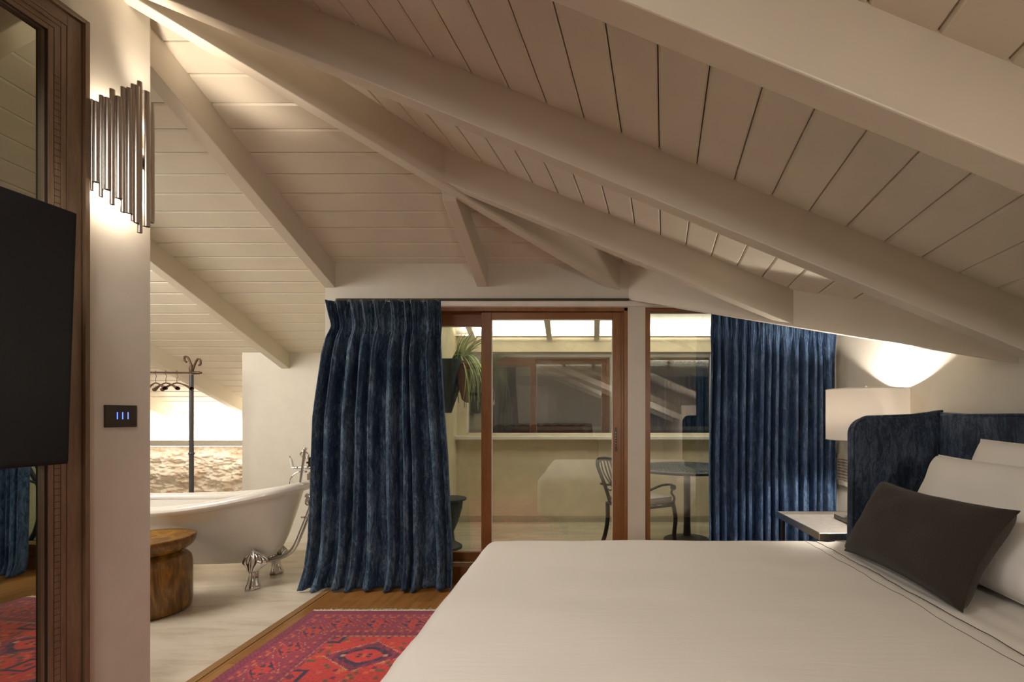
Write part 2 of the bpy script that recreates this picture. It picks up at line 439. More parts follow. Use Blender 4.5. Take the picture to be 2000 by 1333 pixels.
# rafters on the right slope: frontal, slope down to the right
def beamR(label, y0, y1, x0, x1, dep=.196):
    lo = [(x0, y0, zR(x0, y0) - dep), (x1, y0, zR(x1, y0) - dep), (x1, y1, zR(x1, y0) - dep), (x0, y1, zR(x0, y0) - dep)]
    hi = [(x, y, zR(x, y) + .012) for x, y, z in lo]
    return rafter(label, (lo, hi))
beamR('nearest thick rafter crossing the top right corner over the bed', .976, 1.053, -2.6, 1.86)
beamR('long rafter crossing the whole picture from top left to the right edge', 1.83, 1.90, -1.87, 1.86)
beamR('rafter from the corner rafter down to the sloping fascia above the blue curtain', 2.70, 2.775, -.82, 1.165)
for k, y in enumerate((-.75, -1.6, -2.45, -3.3)):
    tag_r = beamR('painted rafter over the sitting area behind the camera', y, y + .075, -4.95, 1.86)
for o in col.objects:
    if o.get('label') == 'painted rafter over the sitting area behind the camera': o['group'] = 'rafters over the sitting area'
# diagonal fascia beam over the blue curtain
def diag():
    def Q(t, off, z): c = diagA + (diagB - diagA) * t / 1.8 + dnrm * off; return (c.x, c.y, z)
    ts = (-.04, 1.9); zb = lambda t: 2.11 - .356 * t; zt = lambda t: 2.37 - .408 * t + .02
    lo = [Q(ts[0], 0, zb(ts[0])), Q(ts[1], 0, zb(ts[1])), Q(ts[1], .08, zb(ts[1])), Q(ts[0], .08, zb(ts[0]))]
    hi = [Q(ts[0], 0, zt(ts[0])), Q(ts[1], 0, zt(ts[1])), Q(ts[1], .08, zt(ts[1]) + .4), Q(ts[0], .08, zt(ts[0]) + .2)]
    hi[2] = (hi[2][0], hi[2][1], 2.15); hi[3] = (hi[3][0], hi[3][1], 2.39)
    mb = MB(); mb.prism(lo, hi); o = mb.build('fascia_beam', M['beam'], bevel=.004)
    tag(o, 'broad sloping fascia beam running diagonally above the blue curtain and bedside lamp', 'beam')
diag()

# ------------------------------------------------------------------ floors and walls
fl = MB(); fl.box(-1.84, 1.95, -4.6, 3.66, -.05, 0); fl.box(-5.2, -1.84, -4.6, .1, -.05, 0); struct(fl.build('floor', M['parquet']))
fl = MB(); fl.box(-7.5, -1.885, .1, 6.3, -.05, 0); struct(fl.build('floor', M['trav']))
fl = MB(); fl.box(-1.885, -1.84, .1, 3.54, -.05, .004); struct(fl.build('trim_1', wood('threshold strip', (.20, .10, .03), (.36, .2, .08), 12, .4, 'Y')))
fl = MB(); fl.box(-1.42, 3.0, 3.66, 5.2, -.05, .12); struct(fl.build('floor', M['travt']))

# back wall with the sliding door and the window
DZ0, DZ1 = .12, 2.055
wb = MB()
wb.box(-1.96, -1.55, YW, YW + .12, 0, DZ1)               # left pier
wb.box(.29, .42, YW, YW + .12, 0, DZ1)                   # post
wb.box(1.72, 1.95, YW, YW + .12, 0, DZ1)                 # right pier
wb.prism([(-1.96, YW, DZ1), (1.95, YW, DZ1), (1.95, YW + .12, DZ1), (-1.96, YW + .12, DZ1)],
         [(-1.96, YW, 2.395), (1.95, YW, 2.395), (1.95, YW + .12, 2.395), (-1.96, YW + .12, 2.395)])
struct(wb.build('wall_back', M['wall']))
tr = MB(); tr.box(-1.955, .62, YW - .012, YW, 2.06, 2.098); tr.build('trim_2', M['white'], bevel=.002); struct(bpy.data.objects['trim_2'])
ct = thing('curtain_track', (-.8, YW, 2.11)); tag(ct, 'thin dark curtain track above the sliding door', 'curtain track')
mb = MB(); mb.box(-1.87, .30, YW - .022, YW - .001, 2.104, 2.116); mb.build('rail', M['darkmetal'], ct, bevel=.002)
reorigin(ct)
# wall between bath and terrace, bath wall, stone niche
mb = MB(); mb.box(-1.96, -1.40, YW + .12, 5.25, 0, 3.2); struct(mb.build('wall_terrace_left', M['terr']))
mb = MB(); mb.box(-3.45, -1.96, 4.74, 5.25, 0, 1.90)
mb.box(-3.45, -1.96, 4.86, 5.25, 1.8, 2.2); struct(mb.build('wall_bathroom', M['wall']))
mb = MB(); mb.box(-7.5, -3.3, 6.12, 6.3, .86, 1.5); struct(mb.build('wall_bathroom_back', M['wall']))
mb = MB(); mb.box(-7.6, -7.5, 0, 6.3, 0, 3.9); mb.box(-7.6, -2.12, .1, .2, 0, 4.4); mb.box(-3.45, -3.3, 5.25, 6.2, 0, 2); struct(mb.build('wall_bathroom_left', M['wall']))
mb = MB(); mb.box(-7.5, -3.45, 5.99, 6.12, .865, .935); struct(mb.build('trim_3', M['wall'], bevel=.003))
def stone_wall():
    rows = []; nx, nz = 420, 130
    for j in range(nz + 1):
        z = .87 * j / nz; r = []
        for i in range(nx + 1):
            x = -6.3 + 2.9 * i / nx
            n1 = noise.turbulence(Vector((x * 4.5, z * 9, 3)), 5, False); n2 = noise.noise(Vector((x * 16, z * 24, 8)))
            ledge = abs(noise.noise(Vector((x * 1.4, z * 9, 1.5))))
            n3 = noise.noise(Vector((x * 22, z * 34, 4))); ln = max(0, noise.noise(Vector((x * 5, z * 16, 11)))) ** .5; r.append((x, 6.12 - .040 * n1 - .018 * n2 - .022 * ledge - .014 * n3 - .026 * ln, z))
        rows.append(r)
    mb = MB(); mb.grid(rows); o = mb.build('wall_stone', M['stone'], fix=False, smooth=45)
    struct(o)
stone_wall()
def strip(name, label, x0, x1, y0, y1, z0, z1, mat, n=None):
    t = thing(name, ((x0 + x1) / 2, y0, z0)); mb = MB(); mb.box(x0, x1, y0, y1, z0, z1); mb.build('diffuser', mat, t)
    return tag(reorigin(t), label, 'light')
strip('led_strip', 'warm strip light hidden on top of the ledge over the stone wall', -6.4, -3.5, 6.02, 6.05, .936, .942, M['led'])
strip('led_strip', 'warm strip light tucked under the ledge, grazing the stone wall', -6.4, -3.5, 6.0, 6.03, .858, .864, M['led'])
L['s1'] = light('strip_light_up', 'AREA', (-4.9, 5.97, .96), 22, (1, .88, .74), 3.0, .06, (-4.9, 6.2, 1.3))
L['s2'] = light('strip_light_down', 'AREA', (-4.9, 5.93, .84), 6.5, (1, .90, .78), 3.0, .04, (-4.9, 6.12, .35))

# right wall
mb = MB(); mb.box(1.84, 1.95, -4.6, 3.6, 0, 2.15); struct(mb.build('wall_right', M['wall']))
# left wall (slightly out of square), carries mirror, sconce and switch
EW = .065
def wx(y, off=0): return -1.87 + EW * (y - 2.03) + off       # face of the wall
mb = MB()
lw = [(wx(.1), .1), (wx(2.03), 2.03), (wx(2.03) - .16, 2.03), (wx(.1) - .16, .1)]
zt_ = lambda x, y: min(zR(x, y), zL(x, y))
mb.prism([(x, y, 0) for x, y in lw], [(x, y, zt_(x, y) + (0.0)) for x, y in lw])
struct(mb.build('wall_left', M['wall']))
# sitting area shell behind the camera (seen only in reflections)
mb = MB(); mb.box(-5.2, -5.1, -4.6, .1, 0, 4.4); struct(mb.build('wall_sitting_area', M['wall']))
mb = MB(); mb.box(-5.2, 1.95, -4.7, -4.6, 0, 4.2); struct(mb.build('wall_front', M['wall']))

# ------------------------------------------------------------------ terrace
TY = 5.05
WZ0, WZ1, WX0 = 1.05, 1.925, -1.303
mb = MB()
mb.box(-1.42, WX0, TY, TY + .12, .12, 2.10); mb.box(WX0, 3.0, TY, TY + .12, .12, WZ0); mb.box(WX0, 3.0, TY, TY + .12, WZ1, 2.10)
struct(mb.build('wall_terrace', M['terr']))
mb = MB(); mb.box(2.6, 2.7, YW + .12, TY, .12, 3); struct(mb.build('wall_terrace_right', M['terr']))
mb = MB(); mb.box(-1.40, 2.6, TY - .09, TY - .002, .995, 1.035); struct(mb.build('trim_4', M['terrw'], bevel=.006))     # ledge
mb = MB(); mb.box(-1.40, 2.6, TY - .012, TY, .12, .186); struct(mb.build('baseboard_terrace', M['travt']))
mb = MB(); mb.box(-1.40, 2.6, TY - .05, TY, 2.085, 2.105); struct(mb.build('trim_5', M['white']))
zT = lambda y: 2.12 + .42 * (TY - y)
mb = MB(); mb.prism([(-1.42, YW + .1, zT(YW + .1)), (3, YW + .1, zT(YW + .1)), (3, TY + .6, zT(TY + .6)), (-1.42, TY + .6, zT(TY + .6))],
                    [(-1.42, YW + .1, zT(YW + .1) + .05), (3, YW + .1, zT(YW + .1) + .05), (3, TY + .6, zT(TY + .6) + .05), (-1.42, TY + .6, zT(TY + .6) + .05)])
mb.box(-1.42, 3, TY + .1, TY + .3, 2.10, 2.2)
struct(mb.build('ceiling', M['terrw']))
for x in (-1.24, -.44, .055, 1.30):
    lo = [(x, YW + .13, zT(YW + .13) - .09), (x + .055, YW + .13, zT(YW + .13) - .09), (x + .055, TY - .005, 2.135), (x, TY - .005, 2.135)]
    hi = [(a, b, zT(b) + .01) for a, b, c in lo]
    lo[2] = (x + .055, TY - .04, zT(TY - .04) - .095); lo[3] = (x, TY - .04, zT(TY - .04) - .095)
    hi[2] = (x + .055, TY - .04, zT(TY - .04) + .01); hi[3] = (x, TY - .04, zT(TY - .04) + .01)
    mb = MB(); mb.prism(lo, hi); o = mb.build('terrace_rafter', M['terrw'])
    tag(o, {-1.24: 'small terrace rafter seen through the narrow left door pane', -.44: 'left one of two small lit rafters seen through the big door pane',
            .055: 'right one of two small lit rafters seen through the big door pane'}.get(x, 'small terrace rafter hidden behind the blue curtain'), 'beam')
L['t1'] = light('terrace_strip_light', 'AREA', (.6, TY - .14, 2.10), 26, (1, .93, .78), 3.8, .05, (.6, TY + .03, 2.5))
L['t2'] = light('terrace_area_light', 'AREA', (.4, 4.2, 2.30), 20, (1, .92, .76), 3.0, .5, (.4, 4.4, 0))  # broad area light below the terrace roof, aimed down
# terrace window (night)
wn = struct(thing('window_2', (0, TY + .05, WZ0)))
mb = MB()
for (a, b, c, d) in ((WX0, 3.0, WZ0, WZ0 + .012), (WX0, 3.0, WZ1 - .012, WZ1), (WX0, WX0 + .012, WZ0, WZ1), (1.30, 1.32, WZ0, WZ1)): mb.box(a, b, TY + .05, TY + .09, c, d)
mb.build('window_frame', M['white'], wn)
mb = MB(); mb.box(WX0, 3.0, TY + .066, TY + .072, WZ0, WZ1); mb.build('glass_pane', M['glassw'], wn)
mb = MB(); mb.box(WX0, 3.0, TY + .084, TY + .088, WZ0, WZ1); mb.build('glass_pane', M['glassw'], wn)
reorigin(wn)

# ------------------------------------------------------------------ sliding door (door_1) and fixed window (window_1)
d1 = struct(thing('door_1', (-.6, YW + .05, 0)))
mb = MB()
mb.box(-1.55, .29, YW + .01, YW + .115, .0, .12)            # sill
mb.box(.243, .262, YW + .035, YW + .115, .12, 2.052); mb.box(.262, .29, YW + .005, YW + .115, .12, 2.052)
mb.box(-1.55, .29, YW + .005, YW + .115, 2.028, 2.055)
mb.box(-1.55, -1.49, YW + .005, YW + .115, .12, 2.055)
mb.build('door_frame', M['door'], d1, bevel=.002)
def leaf(x0, x1, y0, sl, sr, rt, rb, ztop):
    zb = .135
    f = MB(); f.box(x0, x0 + sl, y0, y0 + .04, zb, ztop); f.box(x1 - sr, x1, y0, y0 + .04, zb, ztop)
    o = f.build('sliding_panel', M['door'], d1, bevel=.003)
    f = MB(); f.box(x0 + sl, x1 - sr, y0 + .001, y0 + .039, ztop - rt, ztop); f.box(x0 + sl, x1 - sr, y0 + .001, y0 + .039, zb, zb + rb)
    f.build('rail', M['doorx'], o, bevel=.003)
    g = MB(); g.box(x0 + sl, x1 - sr, y0 + .014, y0 + .018, zb + rb, ztop - rt); g.build('glass_pane', M['glass'], o)
    g = MB()
    for (a, b, c, d) in ((x0 + sl, x0 + sl + .006, zb + rb, ztop - rt), (x1 - sr - .006, x1 - sr, zb + rb, ztop - rt), (x0 + sl, x1 - sr, ztop - rt - .006, ztop - rt)): g.box(a, b, y0 + .006, y0 + .02, c, d)
    g.build('glazing_seal', M['white'], o)
    return o
pl = leaf(-.808, .243, YW + .035, .076, .064, .052, .075, 2.026)
leaf(-1.49, -.74, YW + .078, .07, .07, .10, .075, 2.03)
hd = MB(); hd.box(.196, .210, YW + .030, YW + .036, .98, 1.16); hd2 = hd.build('handle', M['darkmetal'], pl, bevel=.002)
hd = MB()
for k in range(6): hd.lathe([(.0015, -.002), (.003, 0), (.0015, .002)], 8, (.203, YW + .028, 1.02 + k * .02), 'Y')
hd.build('rivet', M['chrome'], pl)
reorigin(d1)
w1 = struct(thing('window_1', (1.0, YW + .05, 0)))
mb = MB(); mb.box(.42, .46, YW + .02, YW + .115, .12, 2.055); mb.box(1.68, 1.72, YW + .02, YW + .115, .12, 2.055)
mb.build('window_frame', M['door'], w1, bevel=.002)
mb = MB(); mb.box(.46, 1.68, YW + .02, YW + .115, 2.03, 2.055); mb.box(.46, 1.68, YW + .02, YW + .115, .10, .2); mb.build('window_rail', M['doorx'], w1, bevel=.002)
mb = MB(); mb.box(.46, 1.68, YW + .06, YW + .064, .2, 2.03); mb.build('glass_pane', M['glass'], w1)
mb = MB(); mb.box(.42, 1.72, YW + .01, YW + .115, 0, .10); mb.build('window_sill', M['doorx'], w1)
reorigin(w1)

# ------------------------------------------------------------------ curtains
def interp(t, tab):
    for (a, x), (b, y) in zip(tab, tab[1:]):
        if t <= b: return x + (y - x) * max(0, min(1, (t - a) / (b - a)))
    return tab[-1][1]
def curtain(root_name, label, left, right, yc, zt, nf, seed, amp, mat, zb0=.0, nu=560, nv=90, flare=1.0, group=None):
    rnd = random.Random(seed)
    root = thing(root_name, ((left[0][1] + right[0][1]) / 2, yc, zb0)); tag(root, label, 'curtain')
    jit = [rnd.uniform(-.3, .3) for _ in range(nf + 3)]; am = [rnd.uniform(.65, 1.15) for _ in range(nf + 3)]
    bt = [rnd.uniform(0, .02) for _ in range(nf + 3)]
    rows = []
    for j in range(nv + 1):
        v = j / nv; r = []
        for i in range(nu + 1):
            u = i / nu
            s = u * nf; k = int(min(s, nf - 1)); fr = s - k
            def sm(arr):
                a, b = arr[k], arr[k + 1]; t = fr * fr * (3 - 2 * fr); return a + (b - a) * t
            drift = noise.noise(Vector((u * 4, v * 1.2, seed))) * .16 * v
            ph = 2 * math.pi * (s + sm(jit) + drift * nf * .25)
            hd_ = max(0, 1 - v / .095)               # header zone
            neck = math.exp(-((v - .085) / .03) ** 2)
            grow = min(1, max(0, (v - .08) / .10))
            A = amp * sm(am) * (.30 * hd_ + (.45 + .55 * grow) * (1 - .55 * neck)) * (1 - .42 * max(0, (v - .78) / .22) * (1 if flare >= 1 else 0))
            sh = math.tanh(1.7 * math.cos(ph)) * 1.02 + .10 * math.cos(2 * ph + .6) * grow
            y = -A * sh
            y -= .011 * (hd_ + .5 * neck) * math.cos(3 * ph) + .006 * math.cos(5.3 * ph + v * 4) * (1 - grow * .6)
            y -= .008 * noise.noise(Vector((u * 26, v * 3.0, seed + 5))) + .012 * noise.noise(Vector((u * 8, v * 2.0, seed + 9)))
            x0 = interp(v, left); x1 = interp(v, right)
            uu = u + (.30 * grow) * math.sin(2 * ph) / (2 * math.pi * nf) * .9 + (.0 if not neck else -.12 * neck * math.sin(ph) / (2 * math.pi * nf) * 2)
            uu = max(0, min(1, uu)) if 0 < u < 1 else u
            x = x0 + (x1 - x0) * uu
            zb = zb0 + .006 + .012 * (1 + math.cos(ph * .5)) * .5
            z = zt + (zb - zt) * v - .006 * hd_ * math.cos(ph) * (1 if v < .02 else 0)
            if v > .93 and flare: 
                q = (v - .93) / .07; y -= .018 * q * q * (1 + .5 * math.cos(ph)); x += .010 * q * q * math.sin(ph * .5 + 1)
            r.append((x, yc + y, z))
        rows.append(r)
    mb = MB(); mb.grid(rows); mb.build('fabric_panel', mat, root, smooth=180, solid=.004, fix=False)
    # pleat hooks along the heading
    for k in range(nf):
        hk = MB(); x = left[0][1] + (right[0][1] - left[0][1]) * (k + .5) / nf
        hk.tube([(x, yc + .01, zt - .02), (x, yc + .02, zt + .012), (x, yc + .045, zt + .02)], .002, 6)
        hk.build('curtain_hook', M['chrome'], root, smooth=60)
    return reorigin(root)
k_ = .003656
def cx(tab): return [((y - 590) / 570, (x - 1150) * k_) for y, x in tab]
curtain('curtain', 'navy crushed velvet curtain gathered at the left of the sliding door', cx([(590, 640), (640, 647), (665, 641), (820, 621), (1000, 614), (1060, 610), (1120, 600), (1160, 588)]),
        cx([(590, 862), (700, 863), (800, 869), (900, 876), (1000, 880), (1100, 886), (1160, 885)]), 3.40, 2.07, 9, 3, .058, M['velvet'], 0)
curtain('curtain', 'navy velvet curtain with lamplight painted into its brighter blue, hanging right of the window beside the bedside lamp', [(0, .868), (.5, .862), (1, .855)], [(0, 1.775), (1, 1.775)], 3.415, 2.02, 15, 11, .046, M['velvet_lit'], .0, flare=.3)

# ------------------------------------------------------------------ bed
bed = thing('bed', (.8, 1.43, 0)); tag(bed, 'large bed with winged navy velvet headboard', 'bed')
mb = MB(); mb.rbox((.72, 1.42, .46), (1.06, .90, .145), .06, 10); mb.build('mattress', M['linen'], bed, smooth=180)
mb = MB(); mb.rbox((.70, 1.42, .205), (1.06, .86, .10), .03, 6); mb.build('bed_base', M['velveth'], bed, smooth=180)
for (a, b) in ((-.25, .65), (-.25, 2.2), (1.6, .65), (1.6, 2.2)):
    mb = MB(); mb.lathe([(.03, 0), (.035, .105)], 16, (a, b, 0)); mb.build('leg', M['black'], bed, smooth=40)
# headboard: back panel and wings
def upholstered(pts_xz_or, depth_axis, c0, c1, name, parent, mat, r=.02):
    # outline in (a,z), extruded between c0 and c1 along depth axis, softly rounded
    n = len(pts_xz_or)
    cen = Vector((sum(p[0] for p in pts_xz_or) / n, sum(p[1] for p in pts_xz_or) / n))
    rows = []; m = 8
    def ring(ins, d):
        out = []
        for (a, z) in pts_xz_or:
            v = Vector((a, z)) - cen; l = v.length; v = v * max(0, (l - ins) / l)
            q = cen + v; out.append((q.x, d, q.y) if depth_axis == 'Y' else (d, q.x, q.y))
        return out
    rings = []
    for k in range(m + 1):
        t = math.pi / 2 * k / m; rings.append(ring(r * (1 - math.sin(t)), c0 + r * (1 - math.cos(t))))
    rings = rings + [ring(r * (1 - math.sin(math.pi / 2 * (m - k) / m)), c1 - r * (1 - math.cos(math.pi / 2 * (m - k) / m))) for k in range(m + 1)]
    big = [ring(.10, c0 - .004), ring(.05, c0 - .003)]
    allr = big + rings + [ring(.05, c1 + .003), ring(.10, c1 + .004)]
    mb = MB(); vs = [p for rr in allr for p in rr]; k = len(pts_xz_or); fs = []
    for i in range(len(allr) - 1):
        for j in range(k): fs.append((i * k + j, i * k + (j + 1) % k, (i + 1) * k + (j + 1) % k, (i + 1) * k + j))
    fs += [tuple(reversed(range(k))), tuple((len(allr) - 1) * k + j for j in range(k))]
    mb.add(vs, fs); return mb.build(name, mat, parent, smooth=180)
def wing_outline():
    pts = [(1.335, .14)]
    pts += [(1.335, z) for z in (.4, .6, .8, 1.0, 1.12)]
    for k in range(9):
        t = math.pi / 2 * k / 8; pts.append((1.335 + .085 * (1 - math.cos(t)), 1.155 + .085 * math.sin(t)))
    pts += [(1.52, 1.243), (1.62, 1.247), (1.70, 1.256), (1.75, 1.264), (1.79, 1.268)]
    pts += [(1.825, 1.262), (1.825, .9), (1.825, .5), (1.825, .14)]
    return pts
hb = upholstered([(y, z) for y, z in ([(.44, .14)] + [(.44 + .0, z) for z in (.5, .9, 1.26)] + [(.6 + .2 * k, 1.256 - .006 * math.sin(math.pi * k / 9)) for k in range(9)] + [(2.41, 1.266), (2.41, .9), (2.41, .5), (2.41, .14)])], 'X', 1.765, 1.828, 'headboard', bed, M['velveth'], .025)
wf = upholstered(wing_outline(), 'Y', 2.405, 2.475, 'headboard_wing', bed, M['velveth'], .025)
wn_ = upholstered(wing_outline(), 'Y', .375, .445, 'headboard_wing', bed, M['velveth'], .025)
for Y, par in ((2.410, wf), (.440, wn_)):
    pp = MB(); pts = [(x, Y, z) for x, z in wing_outline()[:-4]]; pp.tube(catmull([(x, y, z + (.004 if z > 1.1 else 0)) for x, y, z in pts], 3), .0065, 8); pp.build('piping', M['velveth'], par, smooth=180)
pp = MB(); pp.tube([(1.768, y, 1.252) for y in np.linspace(.46, 2.39, 20)], .0065, 8); pp.build('piping', M['velveth'], hb, smooth=180)
reorigin(bed)
def wrinkle(co):
    x, y, z = co
    k = .006 * noise.noise(Vector((x * 2.2, y * 6, 1))) + .004 * noise.noise(Vector((x * 6, y * 14, 5)))
    if z > .5: z += k + .012 * math.exp(-((x - .3) / .7) ** 2 - ((y - 1.4) / .8) ** 2) - .010 * max(0, min(1, (x + .1) / 1.2)) * 0
    else:
        x += .012 * noise.noise(Vector((y * 9, z * 1.5, 2))); y += .014 * noise.noise(Vector((x * 9, z * 1.5, 7)))
    return Vector((x, y, z))
dv = thing('duvet', (.3, 1.43, .6)); tag(dv, 'smooth white duvet spread over the bed', 'duvet')
mb = MB(); mb.rbox((.325, 1.42, .42), (.845, .99, .21), .07, 60, wrinkle); mb.build('cover', M['linen'], dv, smooth=180)
# hem stitching near the head end
for x0, mt, off in ((1.118, M['threads'], 0), (1.065, M['threads'], 5)):
    mb = MB(); pts = []
    ys = np.linspace(.5, 2.34, 120)
    for y in ys:
        x = x0 + .006 * noise.noise(Vector((y * 4, off, 1))) + .014 * (1.6 - y) * (.5 if off else .1) * 0
        q = wrinkle((x, y, .63)); pts.append((x, y, q.z + .0012))
    mb.tube(pts, .0012 if off == 0 else .0007, 6); mb.build('stitching', mt, dv, smooth=60)
reorigin(dv)
fs_ = thing('folded_sheet', (1.3, 1.42, .62)); tag(fs_, 'white folded sheet edge between the duvet and the pillows', 'sheet')
def shf(co):
    x, y, z = co
    return Vector((x, y, z + .006 * noise.noise(Vector((x * 14, y * 3, 3))) + .004 * math.sin((x - 1.18) * 60 + y * 2)))
mb = MB(); mb.rbox((1.38, 1.42, .610), (.30, .94, .018), .016, 30, shf); mb.build('sheet', M['linen'], fs_, smooth=180); reorigin(fs_)

def cushion_mesh(w_, h_, th, n=34, pinch=.06, seed=0, corner=.0, sharp=.42):
    # returns MB in local coords: x along width, z up, y thickness
    mb = MB()
    for side in (1, -1):
        rows = []
        for j in range(n + 1):
            v = -1 + 2 * j / n; r = []
            for i in range(n + 1):
                u = -1 + 2 * i / n
                ex = 1 - pinch * (1 - abs(v) ** 2.2) * 1.0; ez = 1 - pinch * (1 - abs(u) ** 2.2) * 1.0
                x = u * w_ / 2 * ex; z = v * h_ / 2 * ez
                t = max(0, (1 - u ** 4)) ** sharp * max(0, (1 - v ** 4)) ** sharp
                y = side * (th / 2 * t + .0015)
                y += side * .006 * noise.noise(Vector((u * 2.5 + seed, v * 2.5, side))) * (t > 0)
                r.append((x, y, z))
            rows.append(r if side > 0 else r)
        mb.grid(rows)
    return mb
def place(o, bl, br, tl):
    bl, br, tl = map(Vector, (bl, br, tl)); X = (br - bl).normalized(); Z = (tl - bl); Z = (Z - X * Z.dot(X)).normalized(); Y = Z.cross(X)
    c = (bl + br) / 2 + Z * ((tl - bl).length / 2)
    m = Matrix((X, Y, Z)).transposed().to_4x4(); m.translation = c; o.matrix_world = m
def pillow(name, label, w_, h_, th, bl, br, tl, mat, seam, seed, pinch=.06, sharp=.42):
    root = thing(name); tag(root, label, 'cushion' if 'cushion' in name else 'pillow')
    mb = cushion_mesh(w_, h_, th, seed=seed, pinch=pinch, sharp=sharp); mb.build('cover', mat, root, smooth=180, fix=True)
    sp = MB(); pts = []
    for (u0, v0, u1, v1) in ((-1, -1, 1, -1), (1, -1, 1, 1), (1, 1, -1, 1), (-1, 1, -1, -1)):
        for k in range(12):
            t = k / 12; u = u0 + (u1 - u0) * t; v = v0 + (v1 - v0) * t
            ex = 1 - pinch * (1 - abs(v) ** 2.2); ez = 1 - pinch * (1 - abs(u) ** 2.2)
            pts.append((u * w_ / 2 * ex, 0, v * h_ / 2 * ez))
    pts.append(pts[0]); sp.tube(pts, .003, 6, cap=False); sp.build('seam', seam, root, smooth=60)
    bpy.context.view_layer.update(); place(root, bl, br, tl); return root
pillow('cushion', 'dark olive brown lumbar cushion leaning on the white pillows', .68, .36, .16, (1.165, 2.16, .645), (1.165, 1.48, .645), (1.335, 2.16, .945), M['cushion'], M['cushion'], 1, .105, .40)
pillow('pillow', 'front white pillow directly behind the dark cushion', .74, .47, .17, (1.38, 2.14, .64), (1.38, 1.40, .64), (1.575, 2.14, 1.075), M['pillow'], M['pillow'], 2, .05)
pillow('pillow', 'rear white pillow leaning on the headboard, its corner rising at the right edge', .78, .52, .15, (1.545, 2.06, .64), (1.545, 1.28, .64), (1.70, 2.06, 1.155), M['pillow'], M['pillow'], 3, .05)

# ------------------------------------------------------------------ nightstand, lamp, small tray
ns = thing('nightstand', (1.5, 2.78, 0)); tag(ns, 'hammered silver tray-top bedside table behind the headboard wing', 'side table')
mb = MB(); mb.box(1.215, 1.80, 2.50, 3.07, .600, .612); mb.build('tray', M['silver'], ns, bevel=.002)
mb = MB()
for (a, b, c, d) in ((1.208, 1.808, 2.493, 2.503), (1.208, 1.808, 3.067, 3.077), (1.208, 1.218, 2.5, 3.07), (1.798, 1.808, 2.5, 3.07)): mb.box(a, b, c, d, .594, .632)
mb.build('tray_rim', M['nickel'], ns, bevel=.002)
for x in (1.24, 1.77):
    for y in (2.53, 3.04):
        mb = MB(); mb.box(x - .01, x + .01, y - .01, y + .01, 0, .6); mb.build('leg', M['darkmetal'], ns, bevel=.002)
mb = MB(); mb.box(1.24, 1.77, 2.525, 2.535, .12, .14); mb.box(1.24, 1.77, 3.035, 3.045, .12, .14); mb.box(1.235, 1.245, 2.53, 3.04, .12, .14); mb.box(1.765, 1.775, 2.53, 3.04, .12, .14); mb.build('stretcher', M['darkmetal'], ns)
reorigin(ns)
def drum_lamp(x, y, z, label, energy):
    lp = thing('table_lamp', (x, y, z)); tag(lp, label, 'lamp')
    mb = MB(); mb.lathe([(.085, 0), (.085, .02), (.03, .03), (.022, .05), (.055, .10), (.085, .17), (.08, .24), (.04, .32), (.018, .37), (.014, .44), (.014, .56)], 32, (x, y, z)); mb.build('lamp_base', M['nickel'], lp, smooth=50)
    mb = MB(); n = 64; r = .212; z0, z1 = 1.110, 1.402
    rows = [[(x + (r - (.0 if k < 2 else .003)) * math.cos(2 * math.pi * i / n), y + (r - (0 if k < 2 else .003)) * math.sin(2 * math.pi * i / n), (z0, z1, z1, z0)[k]) for i in range(n + 1)] for k in range(4)]
    mb.grid(rows[:2]); sh = mb.build('lamp_shade', M['shade'], lp, smooth=60, solid=.002)
    for zz in (z0, z1): mb = MB(); mb.tube([(x + r * math.cos(2 * math.pi * i / 48), y + r * math.sin(2 * math.pi * i / 48), zz) for i in range(49)], .003, 6, cap=False); mb.build('shade_hem', M['white'], sh, smooth=60)
    mb = MB()
    for a in range(3):
        t = 2 * math.pi * a / 3 + .4; mb.tube([(x, y, z1 - .006), (x + r * math.cos(t), y + r * math.sin(t), z1 - .002)], .0018, 6)
    mb.tube([(x, y, z + .55), (x, y, z1 + .01)], .003, 8); mb.build('harp', M['nickel'], lp, smooth=60)
    mb = MB(); mb.lathe([(.004, 0), (.010, .004), (.013, .010), (.011, .016), (.004, .020)], 16, (x, y, z1 + .002)); mb.build('finial', M['nickel'], lp, smooth=60)
    mb = MB(); mb.lathe([(.012, -.03), (.028, .0), (.028, .025), (.012, .05)], 16, (x + .0, y, 1.215)); mb.build('bulb', M['bulb'], lp, smooth=60)
    reorigin(lp)
    return light('bedside_lamp_light', 'POINT', (x, y + .0, 1.25), energy, (1, .88, .76), .035)
L['lamp'] = drum_lamp(1.62, 2.78, .613, 'lit lamp with white drum shade beside the blue headboard', 88)
ns2 = copy_tree(ns); ns2.location = (1.5, .02, 0); ns2['label'] = 'silver tray-top bedside table on the near side of the bed'
L['lamp2'] = drum_lamp(1.62, -.02, .613, 'lit drum lamp on the near side of the bed, seen only reflected in the glass', 60)
mb = MB(); mb.rbox((1.552, 2.84, .628), (.035, .11, .014), .004, 3); tag(mb.build('card_holder', M['paper'], smooth=60), 'small dark card box lying on the silver bedside tray', 'box')
